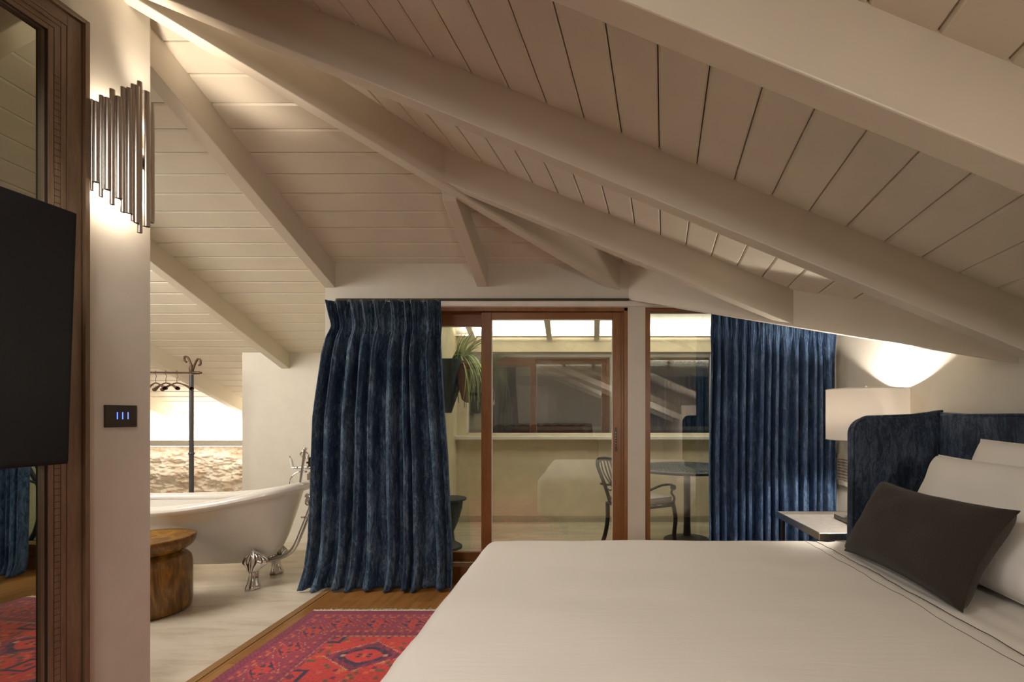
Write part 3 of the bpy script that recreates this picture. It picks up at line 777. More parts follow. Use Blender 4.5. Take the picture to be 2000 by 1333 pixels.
# wall grille
gr = thing('wall_grille', (1.83, 3.2, .75)); tag(gr, 'cream slatted heating grille on the wall beside the blue curtain', 'grille')
mb = MB(); g0, g1, z0, z1 = 2.62, 3.52, .745, .97
for (a, b, c, d) in ((g0, g1, z0, z0 + .035), (g0, g1, z1 - .035, z1), (g0, g0 + .03, z0, z1), (g1 - .03, g1, z0, z1)): mb.box(1.822, 1.84, a, b, c, d)
mb.build('grille_frame', M['grille'], gr, bevel=.002)
mb = MB(); mb.box(1.836, 1.839, g0 + .02, g1 - .02, z0 + .02, z1 - .02); mb.build('backing', M['gap'], gr)
mb = MB()
for k in range(7): mb.box(1.824, 1.834, g0 + .03, g1 - .03, z0 + .043 + k * .0215, z0 + .053 + k * .0215)
for k in range(46): mb.box(1.828, 1.834, g0 + .04 + k * .018, g0 + .045 + k * .018, z0 + .035, z1 - .035)
mb.build('slats', M['grille'], gr); reorigin(gr)

# ------------------------------------------------------------------ rug
def rug():
    X0, X1, Y1, Y0 = -1.755, .25, 3.02, .1
    rw = X1 - X0; rl = Y1 - Y0; st = .0075
    nx, ny = int(rw / st), int(rl / st)
    xs = np.linspace(0, rw, nx); ys = np.linspace(0, rl, ny); U, V = np.meshgrid(xs, ys)
    rng = np.random.default_rng(4)
    C = {k: np.array(v) for k, v in dict(crim=(.25, .020, .052), red=(.47, .028, .024), navy=(.020, .014, .052), tan=(.50, .24, .13), orange=(.50, .10, .035), plum=(.13, .010, .045), olive=(.10, .065, .03)).items()}
    img = np.zeros((ny, nx, 3)) + C['red']
    b = np.minimum(np.minimum(U, rw - U) * (.355 / .325), np.minimum(V, rl - V))       # distance from border in end units
    along = np.where(np.minimum(U, rw - U) * (.355 / .325) < np.minimum(V, rl - V), V, U)
    def put(mask, c): img[mask] = c
    bd = b < .355; put(bd, C['crim'])
    put(bd & (b < .045) & (((along / .012).astype(int) + (b / .011).astype(int)) % 2 == 0), C['plum'])
    put(bd & (b > .045) & (b < .052), C['plum'])
    # guard stripes with little dashes
    for bb, p in ((.075, .05), (.285, .05), (.10, .10)):
        m = bd & (abs(b - bb) < .009) & (abs((along % p) - p / 2) < p * .16); put(m, C['orange'])
        m = bd & (abs(b - bb - .018) < .008) & (abs(((along + p / 2) % p) - p / 2) < p * .13); put(m, C['plum'])
    # main border motif
    pa = .21; a = ((along + .03) % pa) / pa - .5; c = (b - .185) / .17
    put(bd & (abs(a) * 1.1 + abs(c) < .47), C['red'])
    m = bd & (np.abs(np.abs(a) * 1.1 + np.abs(c) - .36) < .045) & (np.sin(a * 40) * np.sin(c * 30) > -.1); put(m, C['navy'])
    m = bd & (np.abs(np.abs(a) - .17) < .05) & (np.abs(np.abs(c) - .13) < .07); put(m, C['navy'])
    put(bd & (abs(np.abs(a) * .8 + np.abs(c) - .52) < .012) & (np.sin(along * 90) > -.3), C['tan'])
    put(bd & (np.hypot(a * 1.2, c) < .06), C['olive'])
    put(bd & (abs(b - .325) < .012) & ((((along) / .016).astype(int)) % 2 == 0), C['plum'])
    put(bd & (abs(b - .348) < .006) & ((((along) / .012).astype(int)) % 3 > 0), C['tan'] * .75)
    # field
    fd = ~bd
    sp = rng.random((ny, nx)); k = 3
    big = np.kron(rng.random((ny // k + 1, nx // k + 1)), np.ones((k, k)))[:ny, :nx]
    put(fd & (big > .90), C['olive']); put(fd & (big < .06), C['plum']); put(fd & (big > .44) & (big < .49), C['orange'])
    # medallions
    for r in range(-1, 8):
        for cc in range(0, 4):
            mu = .60 + cc * .52; mv = .565 + r * .395
            du = (U - mu) / .21; dv_ = (V - mv) / .150
            D = np.abs(du) + np.abs(dv_)
            z = fd
            put(z & (D < 1.02), C['crim']); put(z & (np.abs(D - 1.02) < .035) & (((U + V) / .012).astype(int) % 2 == 0), C['tan'])
            E = np.abs(du) ** 1.3 + np.abs(dv_ * 1.05) ** 1.3
            put(z & (E < .62) & (D < .95), C['navy'])
            put(z & (E < .40), C['red'])
            put(z & (D < .98) & (D > .62) & (np.sin(du * 26) > .35) & (np.abs(dv_) < .75), C['plum'])
            put(z & (D < .98) & (np.abs(du) < .16) & (np.abs(dv_) > .45) & (np.sin(V * 330) > 0), C['navy'])
            put(z & (np.abs(np.abs(du) - .13) < .05) & (np.abs(np.abs(dv_) - .08) < .05), C['navy'])
            put(z & (np.abs(du) < .03) & (np.abs(dv_) < .14), C['orange'])
            put(z & (np.abs(np.abs(du) - .52) < .04) & (np.abs(dv_) < .06), C['tan'])
    # little side motifs between medallions
    for r in range(0, 8):
        for cc in range(0, 4):
            mu = .34 + cc * .52; mv = .37 + r * .395
            du = (U - mu) / .07; dv_ = (V - mv) / .07
            put(fd & (np.abs(np.maximum(np.abs(du), np.abs(dv_)) - .75) < .14), C['navy']); put(fd & (np.abs(du) + np.abs(dv_) < .35), C['plum'])
    img *= 1.32 * (.82 + .36 * rng.random((ny, nx, 1)))
    img *= (.9 + .1 * np.sin(V * 9 + rng.random() * 3))[..., None]
    h = .011
    Z = h + .0012 * rng.random((ny, nx))
    vs = np.stack([X0 + U + .004 * np.sin(V * 7), Y1 - V, Z], -1).reshape(-1, 3)
    idx = np.arange(nx * ny).reshape(ny, nx)
    fs = np.stack([idx[:-1, :-1], idx[1:, :-1], idx[1:, 1:], idx[:-1, 1:]], -1).reshape(-1, 4)
    me = bpy.data.meshes.new('pile'); me.from_pydata(vs.tolist(), [], fs.tolist())
    ca = me.color_attributes.new('weave', 'FLOAT_COLOR', 'POINT')
    ca.data.foreach_set('color', np.concatenate([img.reshape(-1, 3), np.ones((nx * ny, 1))], 1).astype(np.float32).ravel())
    m, t, bs = nt('knotted wool rug'); at_ = N(t, 'ShaderNodeVertexColor'); at_.layer_name = 'weave'
    t.links.new(at_.outputs[0], bs.inputs['Base Color']); bs.inputs['Roughness'].default_value = .9; bs.inputs['Sheen Weight'].default_value = .25
    bump(t, bs, noise_n(t, coords(t), 260, 3), .5, .003)
    me.materials.append(m)
    root = thing('rug', ((X0 + X1) / 2, (Y0 + Y1) / 2, 0)); tag(root, 'red Persian style rug with navy diamond medallions beside the bed', 'rug')
    o = bpy.data.objects.new('pile', me); col.objects.link(o); o.parent = root
    mb = MB(); mb.box(X0 + .003, X1 - .003, Y0, Y1, .0005, .0105); mb.build('backing', simple('rug backing', (.16, .01, .025), .9), root)
    for yy, sg in ((Y1, 1), (Y0, -1)):
        fr = MB(); fr.box(X0 + .005, X1, yy - .002, yy + .012, .003, .012) if sg > 0 else None
        for k in range(300):
            x = X0 + .01 + (rw - .02) * k / 300; l = random.uniform(.022, .055); dx = random.uniform(-.012, .012)
            fr.tube([(x, yy, .008), (x + dx * .5, yy + sg * l * .6, .007 + random.random() * .006), (x + dx, yy + sg * l, .003)], .0024, 5)
        fr.build('fringe', M['fringe'], root, smooth=60)
    reorigin(root)
rug()

# ------------------------------------------------------------------ mirror with inlaid frame, television
EY = Vector((EW, 1, 0)).normalized(); EX = Vector((1, -EW, 0)).normalized()   # along the wall / out of the wall
def WP(y, off, z):   # point at wall coordinate y, offset out of the wall
    p = Vector((wx(y), y, 0)) + EX * off; return (p.x, p.y, z)
def wbox(mb, y0, y1, o0, o1, z0, z1):
    lo = [WP(y0, o0, z0), WP(y0, o1, z0), WP(y1, o1, z0), WP(y1, o0, z0)]
    return mb.prism(lo, [(a, b, z1) for a, b, c in lo])
mr = thing('leaning_mirror', (wx(1.1), 1.1, 0)); tag(mr, 'tall mirror in a carved walnut frame with ladder inlay behind the television', 'mirror')
yi, yo = 1.633, 1.757; zi, zo = 2.573, 2.70; ya = .30; yb = ya - (yo - yi)
segs = [(0, .003, .030), (.004, .020, .040), (.0225, .0395, .040), (.042, .058, .040), (.0605, .106, .040), (.1085, .124, .052)]
railm = wood('walnut rail', (.12, .074, .042), (.25, .165, .10), 14, .38, 'Y')
for far in (1, 0):
    mb = MB()
    for (a, b, t) in segs:
        if abs(a - .0225) < 1e-6: continue
        y0_, y1_ = (yi + a, yi + b) if far else (ya - b, ya - a)
        wbox(mb, y0_, y1_, .004, t, .02 + .124 - b, zi + b)
    st_ = mb.build('frame_stile', M['oak'], mr, bevel=.0012)
    mb = MB(); z = .16; y0_, y1_ = (yi + .0225, yi + .0395) if far else (ya - .0395, ya - .0225)
    wbox(mb, y0_, y1_, .004, .040, zi - .12, zi + .0395)
    while z < zi - .13: wbox(mb, y0_, y1_, .004, .0398, z, z + .0212); z += .0232
    mb.build('ladder_inlay', M['oak'], st_)
    mb = MB()
    for (a, b, t) in segs:
        if far: wbox(mb, ya - a, yi + a, .004, t, zi + a, zi + b)
        else: wbox(mb, ya - a, yi + a, .004, t, .02 + .124 - b, .02 + .124 - a)
    mb.build('frame_rail', railm, mr, bevel=.0012)
# dark groove bed: four bars only (not over the glass)
mb = MB()
for (a, b, c, d) in ((yi + .001, yi + .122, .022, zi + .122), (ya - .122, ya - .001, .022, zi + .122)): wbox(mb, a, b, .001, .0375, c, d)
wbox(mb, ya, yi, .001, .0375, zi + .001, zi + .122); wbox(mb, ya, yi, .001, .0375, .022, .143)
mb.build('groove_lining', M['oakdark'], mr)
mb = MB(); lo_ = [WP(ya, .022, .14), WP(ya, .030, .14), WP(yi, .018, .14), WP(yi, .010, .14)]; mb.prism(lo_, [(a_, b_, zi + .003) for a_, b_, c_ in lo_]); mb.build('mirror_glass', M['mirror'], mr)
reorigin(mr)
tv = thing('television', (-1.6, .8, 1.5)); tag(tv, 'black flat television tilted slightly down in front of the mirror', 'television')
yt, yn = 1.54, .12
def tvp(y, s, z): # s: 0 front face
    k = (z - 1.094) / .81; xx = -1.682 + .028 * k - s + (y - 1.54) * .10
    return (xx, y, z)
mb = MB(); mb.prism([tvp(yn, .035, 1.094), tvp(yn, 0, 1.094), tvp(yt, 0, 1.094), tvp(yt, .035, 1.094)], [tvp(yn, .035, 1.904), tvp(yn, 0, 1.904), tvp(yt, 0, 1.904), tvp(yt, .035, 1.904)])
mb.build('casing', M['tvb'], tv, bevel=.004)
mb = MB(); mb.prism([tvp(yn + .01, -.001, 1.106), tvp(yn + .01, -.002, 1.106), tvp(yt - .01, -.002, 1.106), tvp(yt - .01, -.001, 1.106)], [tvp(yn + .01, -.001, 1.894), tvp(yn + .01, -.002, 1.894), tvp(yt - .01, -.002, 1.894), tvp(yt - .01, -.001, 1.894)])
mb.build('screen', simple('television screen', (.010, .010, .011), .32, spec=.2), tv)
mb = MB(); mb.tube([(-1.80, .8, 1.45), (-1.93, .8, 1.45)], .025, 12); mb.build('wall_bracket', M['black'], tv, smooth=60)
reorigin(tv)

# ------------------------------------------------------------------ tubular wall sconce
sc = thing('wall_sconce', WP(1.875, 0, 2.27)); tag(sc, 'lit wall sconce made of staggered polished metal tubes', 'wall lamp')
cyc, rr = 1.875, .112
def cyl(phi, rad): p = Vector(WP(cyc, .012, 0)) + EX * (rad * math.cos(phi)) + EY * (rad * math.sin(phi)); return p
tubes = [(181, 195, 372, .006), (189, 200, 356, .010), (200, 187, 385, .006), (210, 193, 371, .010), (221, 175, 400, .007), (231.5, 190, 388, .009), (242, 171, 415, .007), (252, 173, 417, .008), (260.5, 165, 432, .006), (267, 168, 436, .008), (274, 160, 455, .007), (286, 180, 443, .010), (296.5, 203, 435, .009), (301, 235, 418, .006)]
mbT = []
sil = None
for i, (px, t, b, r) in enumerate(tubes):
    best = None
    for q in range(-88, 62):
        ph = R(q); p = cyl(ph, rr); x = CX + p.x / p.y * F
        if best is None or abs(x - px) < best[0]: best = (abs(x - px), ph, p)
    ph, p = best[1], best[2]
    if i == len(tubes) - 1: ph = R(66); p = cyl(ph, rr)
    if i % 2 == 0: p = p + EX * -.003
    z1 = H + (CY - t) / F * p.y; z0 = H + (CY - b) / F * p.y
    r *= 1.22
    mb = MB(); n = 16
    ro = [[(p.x + rad * math.cos(2 * math.pi * k / n), p.y + rad * math.sin(2 * math.pi * k / n), z) for k in range(n + 1)] for rad, z in ((r, z0), (r, z1), (r - .0012, z1), (r - .0012, z0), (r, z0))]
    mb.grid(ro); o = mb.build('tube', M['nickel'], sc, smooth=50, fix=True)
# ring band and wall arms
mb = MB()
for zc in (2.255,):
    pts = [cyl(R(q), rr - .014) for q in range(-90, 91, 6)]
    rows = [[(p.x, p.y, zc - .03) for p in pts], [(p.x, p.y, zc + .03) for p in pts]]
    mb.grid(rows)
mb.build('ring_band', M['darkmetal'], sc, solid=.004, smooth=60)
mb = MB(); wbox(mb, cyc - .05, cyc + .05, .001, .014, 2.15, 2.36); mb.build('wall_plate', M['darkmetal'], sc, bevel=.002)
for q in (-45, 0, 40):
    p = cyl(R(q), .055); mb = MB(); mb.lathe([(.008, -.11), (.008, -.02), (.009, .0), (.009, .09), (.004, .105)], 12, (p.x, p.y, 2.22)); mb.build('candle_bulb', M['bulb'], sc, smooth=60)
reorigin(sc)
p = cyl(R(10), .06); q_ = light('sconce_uplight', 'SPOT', (p.x, p.y, 2.46), 16, WARM, .02, None, (p.x + .30, p.y + .34, 3.2)); q_.data.spot_size = R(88); q_.data.spot_blend = .5
for dz, e in ((.155, 1.6), (-.165, 2.0)):
    p = cyl(R(-5), .055); L['sc%s' % dz] = light('sconce_light', 'POINT', (p.x, p.y, 2.26 + dz), e, WARM, .018)

# light switch
sw = thing('light_switch', WP(1.906, 0, 1.245)); tag(sw, 'bronze light switch with three blue indicator bars', 'light switch')
mb = MB(); wbox(mb, 1.846, 1.967, .0005, .009, 1.203, 1.291); mb.build('switch_plate', M['plate'], sw, bevel=.0015)
for px in (224.5, 235, 245.5):
    y = 2.002 / ((CX - px) / F + EW); mb = MB(); wbox(mb, y - .0035, y + .0035, .009, .0100, 1.232, 1.266); o = mb.build('indicator_bar', M['black'], sw, bevel=.001)
    mb = MB(); wbox(mb, y - .0017, y + .0017, .0100, .0106, 1.235, 1.263); mb.build('indicator_light', M['blue'], sw)
reorigin(sw)

# ------------------------------------------------------------------ bathtub
def bathtub():
    root = thing('bathtub', (-2.98, 3.63, 0)); tag(root, 'white freestanding slipper bathtub on chrome claw feet', 'bathtub')
    xc, yc, a, bw = -2.955, 3.60, .80, .345           # rim half length / half width
    def rimz(s): return .60 + .128 * max(0, (s + .15) / 1.15) ** 1.7 + .03 * max(0, -s - .5)     # s=-1..1 along x
    def ring(k, t, n=96):   # k: scale toward bottom
        out = []
        for i in range(n):
            th = 2 * math.pi * i / n; c, s = math.cos(th), math.sin(th)
            ex = 2.5
            cc = math.copysign(abs(c) ** (2 / ex), c); ss = math.copysign(abs(s) ** (2 / ex), s)
            out.append((th, cc, ss))
        return out
    n = 96; outer = []; prof = [(0, 1.0, 1.0, 1.0), (.10, .98, .975, 1.0), (.25, .955, .93, 1), (.45, .92, .83, 1), (.65, .885, .68, 1), (.8, .845, .545, 1), (.9, .79, .43, 1), (.96, .72, .34, 1), (1.0, .60, .25, 1)]
    zb = .150
    def pt(cc, ss, fx, fy, h):    # h: 0 at rim, 1 at bottom
        xs = cc * fx; zr = rimz(cc) - .035; lean = .0
        x = xc + a * xs + (.03 * h if cc < 0 else -.02 * h); y = yc + bw * ss * fy
        return (x, y, zr + (zb - zr) * h)
    mb = MB(); vs = []; rg = ring(1, 1)
    for (h, fx, fy, _) in prof:
        for th, cc, ss in rg: vs.append(pt(cc, ss, fx * .955, fy * .93, h))
    m = len(prof); fs = [(i * n + k, i * n + (k + 1) % n, (i + 1) * n + (k + 1) % n, (i + 1) * n + k) for i in range(m - 1) for k in range(n)]
    fs.append(tuple((m - 1) * n + k for k in range(n)))
    # inside
    o0 = len(vs); prof2 = [(0, .94, .90), (.3, .88, .82), (.6, .80, .64), (.80, .74, .48), (.90, .60, .30)]
    for (h, fx, fy) in prof2:
        for th, cc, ss in rg: vs.append(pt(cc, ss, fx * .95, fy * .93, h))
    fs += [(o0 + i * n + (k + 1) % n, o0 + i * n + k, o0 + (i + 1) * n + k, o0 + (i + 1) * n + (k + 1) % n) for i in range(len(prof2) - 1) for k in range(n)]
    fs.append(tuple(reversed([o0 + (len(prof2) - 1) * n + k for k in range(n)])))
    mb.add(vs, fs); mb.build('tub_shell', M['enamel'], root, smooth=180, fix=True)
    mb = MB(); pts = []
    for i in range(n):
        th, cc, ss = rg[i]; pts.append(Vector((xc + a * cc * .955, yc + bw * ss * .955, rimz(cc) - .02)))
    # rolled rim: torus-like with elliptical section
    rows = []
    for i in range(n + 1):
        p = pts[i % n]; d = (pts[(i + 1) % n] - pts[(i - 1) % n]).normalized(); o = d.cross(Vector((0, 0, 1))).normalized()
        rows.append([p + o * (.044 * math.cos(q)) + Vector((0, 0, 1)) * (.036 * math.sin(q)) for q in np.linspace(0, 2 * math.pi, 17)])
    mb.grid(rows); mb.build('rolled_rim', M['enamel'], root, smooth=180)
    # claw feet
    def foot(x, y, side, full):
        mb = MB(); rows = []
        for j in range(15):     # shell fan against the tub, from the top down to the ankle
            v = j / 14; r = []
            hw = .005 + .095 * math.sin(min(1, v / .62) * math.pi / 2) if v < .62 else .100 - .068 * ((v - .62) / .38) ** .8
            z = .290 - .165 * v
            for i in range(25):
                u = -1 + 2 * i / 24; rb = .006 * math.cos(u * 5 * math.pi) * math.sin(min(1, v * 1.4) * math.pi * .9)
                yy = -side * (.045 + .03 * v + .030 * (1 - u * u) + rb) + side * .052
                r.append((x + u * hw, y + yy - side * .0, z - .018 * (u * u) * v * 0 - .02 * abs(u) * (1 - v)))
            rows.append(r)
        mb.grid(rows)
        # fluted leg with paw
        zs = [.135, .11, .085, .055, .03, .010, 0]; rad = [.028, .026, .027, .031, .039, .042, .040]
        rows = []
        for z, ra in zip(zs, rad):
            rows.append([(x + ra * (1 + .16 * math.cos(6 * q)) * math.cos(q), y - side * (.012 + (.135 - z) * .10) + ra * 1.1 * (1 + .16 * math.cos(6 * q)) * math.sin(q), z) for q in np.linspace(0, 2 * math.pi, 49)])
        mb.grid(rows)
        mb.build('claw_foot', M['chrome'], root, smooth=70, solid=.003, fix=True)
    foot(-2.42, 3.455, 1, True); foot(-2.47, 3.745, -1, True); foot(-3.4, 3.455, 1, True); foot(-3.4, 3.745, -1, True)
    # overflow and waste pipe outside the tall end
    mb = MB(); P = [at(598, 968, 3.62), at(606, 972, 3.62), at(609, 984, 3.62), at(603, 1003, 3.62), at(590, 1036, 3.62), at(578, 1064, 3.62), at(566, 1080, 3.62), at(548, 1089, 3.62), at(522, 1095, 3.62), at(505, 1096, 3.62)]
    mb.tube(catmull(P, 6), .017, 14); mb.build('overflow_pipe', M['chrome'], root, smooth=60)
    mb = MB(); mb.lathe([(.03, -.012), (.034, 0), (.03, .012)], 20, at(603, 980, 3.62), 'X'); mb.build('pipe_collar', M['chrome'], root, smooth=50)
    mb = MB(); mb.tube([at(592, 1010, 3.62), at(600, 1012, 3.60), at(622, 1019, 3.60)], .006, 8); mb.lathe([(.022, -.006), (.022, .006)], 16, at(594, 1010, 3.62), 'Z'); mb.build('pipe_fitting', M['chrome'], root, smooth=50)
    return reorigin(root)
bathtub()
# telephone style tap on the tall end
tp = thing('bath_mixer_tap', at(612, 935, 3.66)); tag(tp, 'chrome telephone style mixer tap with handset on the tall end of the bathtub', 'tap')
Y = 3.66
mb = MB()
for px in (609, 621): mb.lathe([(.020, 0), (.020, .008), (.014, .014), (.014, .05), (.022, .055), (.022, .075)], 20, at(px, 941, Y))
mb.box(at(603, 0, Y)[0], at(628, 0, Y)[0], Y - .022, Y + .022, at(0, 938, Y)[2], at(0, 925, Y)[2])
mb.build('tap_body', M['chrome'], tp, smooth=40)
mb = MB(); mb.tube([at(571, 914.5, Y), at(630, 913, Y)], .009, 12); mb.lathe([(.009, 0), (.014, .01), (.014, .03), (.009, .04)], 14, at(575, 915, Y), 'X'); mb.lathe([(.009, 0), (.015, .01), (.015, .05), (.009, .06)], 14, at(592, 914, Y), 'X'); mb.build('crossbar', M['chrome'], tp, smooth=50)
mb = MB(); mb.tube([at(572, 914, Y), at(569.5, 904, Y), at(567.5, 895, Y)], [.008, .012, .006], 12); mb.build('lever', M['porcelain'], tp, smooth=60)
mb = MB(); mb.tube([at(567.5, 896, Y), at(566, 891, Y)], .004, 8); mb.build('lever_tip', M['chrome'], tp, smooth=60)
for px in (605, 620):
    mb = MB(); mb.lathe([(.012, 0), (.012, .02), (.024, .022), (.024, .034), (.010, .038), (.010, .055), (.014, .062), (.006, .07)], 16, at(px, 911, Y)); mb.build('tap_knob', M['darkmetal'], tp, smooth=40)
mb = MB(); mb.tube([at(610, 925, Y), at(610, 893, Y)], .009, 12); mb.build('riser', M['darkmetal'], tp, smooth=60)
mb = MB(); mb.tube(catmull([at(600, 922, Y), at(588, 922, Y - .02), at(577, 926, Y - .03), at(569, 935, Y - .04), at(568, 943, Y - .04)], 6), .008, 12); mb.lathe([(.013, 0), (.013, .015)], 14, at(568, 945, Y - .04)); mb.build('spout', M['chrome'], tp, smooth=60)
mb = MB(); mb.tube([at(585, 952, Y - .06), at(589, 925, Y - .05), at(593, 898, Y - .05), at(596, 878, Y - .05)], [.008, .009, .010, .012], 12); mb.lathe([(.010, 0), (.017, .006), (.017, .014), (.01, .018)], 14, at(596, 879, Y - .05))
mb.tube(catmull([at(590, 893, Y - .05), at(587, 888, Y - .05), at(592, 882, Y - .05), at(603, 888, Y - .05), at(600, 896, Y - .05), at(590, 893, Y - .05)], 5), .006, 8); mb.build('handset', M['chrome'], tp, smooth=60)
reorigin(tp)

# stool
st = thing('stool', (-2.81, 3.03, 0)); tag(st, 'turned dark hardwood stool with a waisted body in front of the bathtub', 'stool')
mb = MB()
prof = [(.205, 0), (.221, .012), (.226, .05), (.226, .20), (.225, .30), (.218, .332), (.20, .354), (.176, .368), (.170, .375)]
mb.lathe(prof, 72, (-2.81, 3.03, 0)); mb.build('body', M['stool'], st, smooth=60)
mb = MB(); mb.lathe([(.168, .373), (.180, .379), (.207, .392), (.229, .412), (.240, .435), (.245, .462), (.243, .472), (.236, .476), (.20, .470), (.1, .462), (.02, .460)], 72, (-2.81, 3.03, 0)); mb.build('seat', M['stool'], st, smooth=60)
reorigin(st)

# clothes rack with hangers
rk = thing('clothes_rack', (-3.59, 4.30, 0)); tag(rk, 'black iron clothes rack with scroll hooks standing behind the bathtub', 'clothes rack')
Y = 4.30
mb = MB(); x0 = at(374, 0, Y)[0]; mb.tube([(x0, Y, .02), (x0, Y, .9), (x0, Y, 1.62)], [.019, .018, .0165], 16); mb.lathe([(.018, 0), (.024, .006), (.024, .018), (.018, .024)], 16, (x0, Y, H + (CY - 889) / F * Y)); mb.build('pole', M['rackiron'], rk, smooth=60)
x1 = x0 - 1.05
mb = MB(); mb.tube([(x1, Y, .02), (x1, Y, 1.62)], .018, 16); mb.build('pole', M['rackiron'], rk, smooth=60)
zb_ = at(0, 728, Y)[2]
mb = MB(); mb.tube([(x1 - .08, Y, zb_ + .006), (x0 + .09, Y, zb_ - .004)], .0085, 12); mb.lathe([(.010, 0), (.015, .02), (.014, .07), (.006, .085)], 12, (x0 + .0, Y, zb_ - .003), 'X'); mb.build('hanging_bar', M['rust'], rk, smooth=60)
mb = MB(); mb.lathe([(.013, 0), (.017, .02), (.020, .05), (.014, .07), (.010, .08)], 14, (x0, Y, 1.625)); mb.build('cap', M['rust'], rk, smooth=60)
for pts in ([(377, 722), (372, 709), (367, 699), (361, 697), (360.5, 704), (364.5, 708)], [(377, 722), (381, 711), (386, 702), (391, 704), (391.5, 712), (388, 714)]):
    mb = MB(); mb.tube(catmull([at(a, b, Y) for a, b in pts], 6), [.009] * 31, 10); mb.build('scroll_hook', M['rust'], rk, smooth=60)
for xx in (x0, x1):
    mb = MB()
    for q in (0, 2.1, 4.2): mb.tube(catmull([(xx, Y, .20), (xx + .10 * math.cos(q), Y + .10 * math.sin(q), .12), (xx + .20 * math.cos(q), Y + .20 * math.sin(q), .008)], 5), .009, 8)
    mb.build('tripod_base', M['rackiron'], rk, smooth=60)
reorigin(rk)
def hanger(px, rot, label):
    root = thing('hanger'); tag(root, label, 'hanger')
    mb = MB(); mb.tube(catmull([(0, 0, -.095), (0, 0, -.06), (.016, 0, -.045), (.004, 0, -.025), (-.014, 0, -.012), (-.010, 0, .006), (0, 0, .011), (.010, 0, .004)], 5), .0022, 8); mb.build('hook', M['rackiron'], root, smooth=60)
    mb = MB(); rows = []
    for i in range(25):
        u = -1 + 2 * i / 24; z = -.10 - .055 * abs(u) ** 1.5; hw = .006 + .014 * abs(u) ** 2; hh = .006 + .010 * abs(u) ** 3
        rows.append([(u * .205 , hw * math.cos(q), z + hh * math.sin(q)) for q in np.linspace(0, 2 * math.pi, 13)])
    mb.grid(rows); mb.build('shoulder', M['hanger'], root, smooth=60)
    root.location = (at(px, 0, Y)[0], Y, zb_ + .005); root.rotation_euler = (0, 0, rot)
hanger(304, R(-30), 'leftmost wooden hanger on the rack, half hidden by the wall')
hanger(324, R(-26), 'middle wooden hanger on the rack')
hanger(345.5, R(-20), 'wooden hanger nearest the rack pole')

# ------------------------------------------------------------------ terrace furniture
def chair(label, ox, oy, rz):
    root = thing('garden_chair', (0, 0, 0)); tag(root, label, 'chair')
    I = M['iron']; sh = .41
    # local: x forward (towards the table), y sideways, z up
    for sy in (-1, 1):
        mb = MB(); mb.tube(catmull([(.30, sy * .21, sh + .02), (.33, sy * .215, .28), (.31, sy * .22, .12), (.345, sy * .225, 0)], 6), [.018] * 19, 10, sy=1.2); mb.build('leg', I, root, smooth=60)
        mb = MB(); mb.tube(catmull([(-.17, sy * .19, sh), (-.165, sy * .195, .25), (-.19, sy * .205, .1), (-.235, sy * .21, 0)], 6), .018, 10, sy=1.2); mb.build('leg', I, root, smooth=60)
        mb = MB(); mb.tube(catmull([(-.225, sy * .225, sh + .17), (-.13, sy * .245, sh + .15), (0, sy * .25, sh + .155), (.13, sy * .25, sh + .185), (.24, sy * .25, sh + .185), (.285, sy * .25, sh + .16)], 6), .011, 10); mb.lathe([(.006, -.016), (.024, -.014), (.024, .014), (.006, .016)], 18, (.272, sy * .25, sh + .158), 'Y')
        mb.tube(catmull([(.27, sy * .25, sh + .15), (.255, sy * .245, sh + .11), (.30, sy * .235, sh + .06), (.30, sy * .215, sh)], 6), .011, 10)
        mb.lathe([(.012, -.01), (.018, 0), (.012, .012)], 12, (.30, sy * .22, sh + .02)); mb.build('armrest', I, root, smooth=60)
    mb = MB()
    for a, b in (((-.17, -.2), (.30, -.215)), ((-.17, .2), (.30, .215)), ((.30, -.215), (.30, .215)), ((-.17, -.2), (-.17, .2))): mb.tube([(a[0], a[1], sh - .01), (b[0], b[1], sh - .01)], .013, 8)
    for k in range(5): mb.tube([(-.17 + .1 * k, -.2, sh - .005), (-.17 + .1 * k, .2, sh - .005)], .006, 6)
    mb.build('seat_frame', I, root, smooth=60)
    mb = MB(); mb.rbox((.07, 0, sh + .035), (.235, .205, .034), .026, 8); pad = mb.build('seat_cushion', M['seatpad'], root, smooth=180)
    mb = MB()
    for zz in (sh + .06, sh + .012): mb.tube([(.07 + .226 * sx, .197 * sy_, zz) for sx, sy_ in ((-1, -1), (1, -1), (1, 1), (-1, 1), (-1, -1))], .004, 6)
    mb.build('piping', I, pad, smooth=60)
    def bk(u, v):  # back plane, u sideways -1..1, v 0..1 up, leaning back
        w_ = .16 + .065 * v; return (-.17 - .085 * v - .03 * v * v, u * w_, sh + .03 + .36 * v + .03 * (1 - u * u) * v)
    mb = MB(); mb.tube(catmull([bk(-1, -.05), bk(-1, .3), bk(-1.02, .6), bk(-.98, .88), bk(-.7, .99), bk(0, 1.0), bk(.7, .99), bk(.98, .88), bk(1.02, .6), bk(1, .3), bk(1, -.05)], 6), .021, 10, sy=.8); mb.build('back_frame', I, root, smooth=60)
    mb = MB()
    for s in (-1, 1):
        for e in (.12, .36, .62): mb.tube(catmull([bk(0, .08), bk(s * e * .55, .35), bk(s * e * 1.15, .65), bk(s * e, .97)], 6), .007, 8)
        mb.tube(catmull([bk(s * .98, .30), bk(s * .6, .24), bk(s * .2, .34), bk(s * .3, .45), bk(s * .45, .38)], 6), .007, 8)
        mb.tube(catmull([bk(s * .98, .08), bk(s * .5, .05), bk(0, .08)], 6), .007, 8)
    mb.tube([bk(-1, .05), bk(0, .02), bk(1, .05)], .008, 8)
    mb.build('scroll_back', I, root, smooth=60)
    root.location = (ox, oy, .12); root.rotation_euler = (0, 0, rz); root.scale = (.9, .9, .93)
    return root
chair('dark cast iron chair with cream seat cushion, left of the round terrace table', .38, 4.05, R(30))
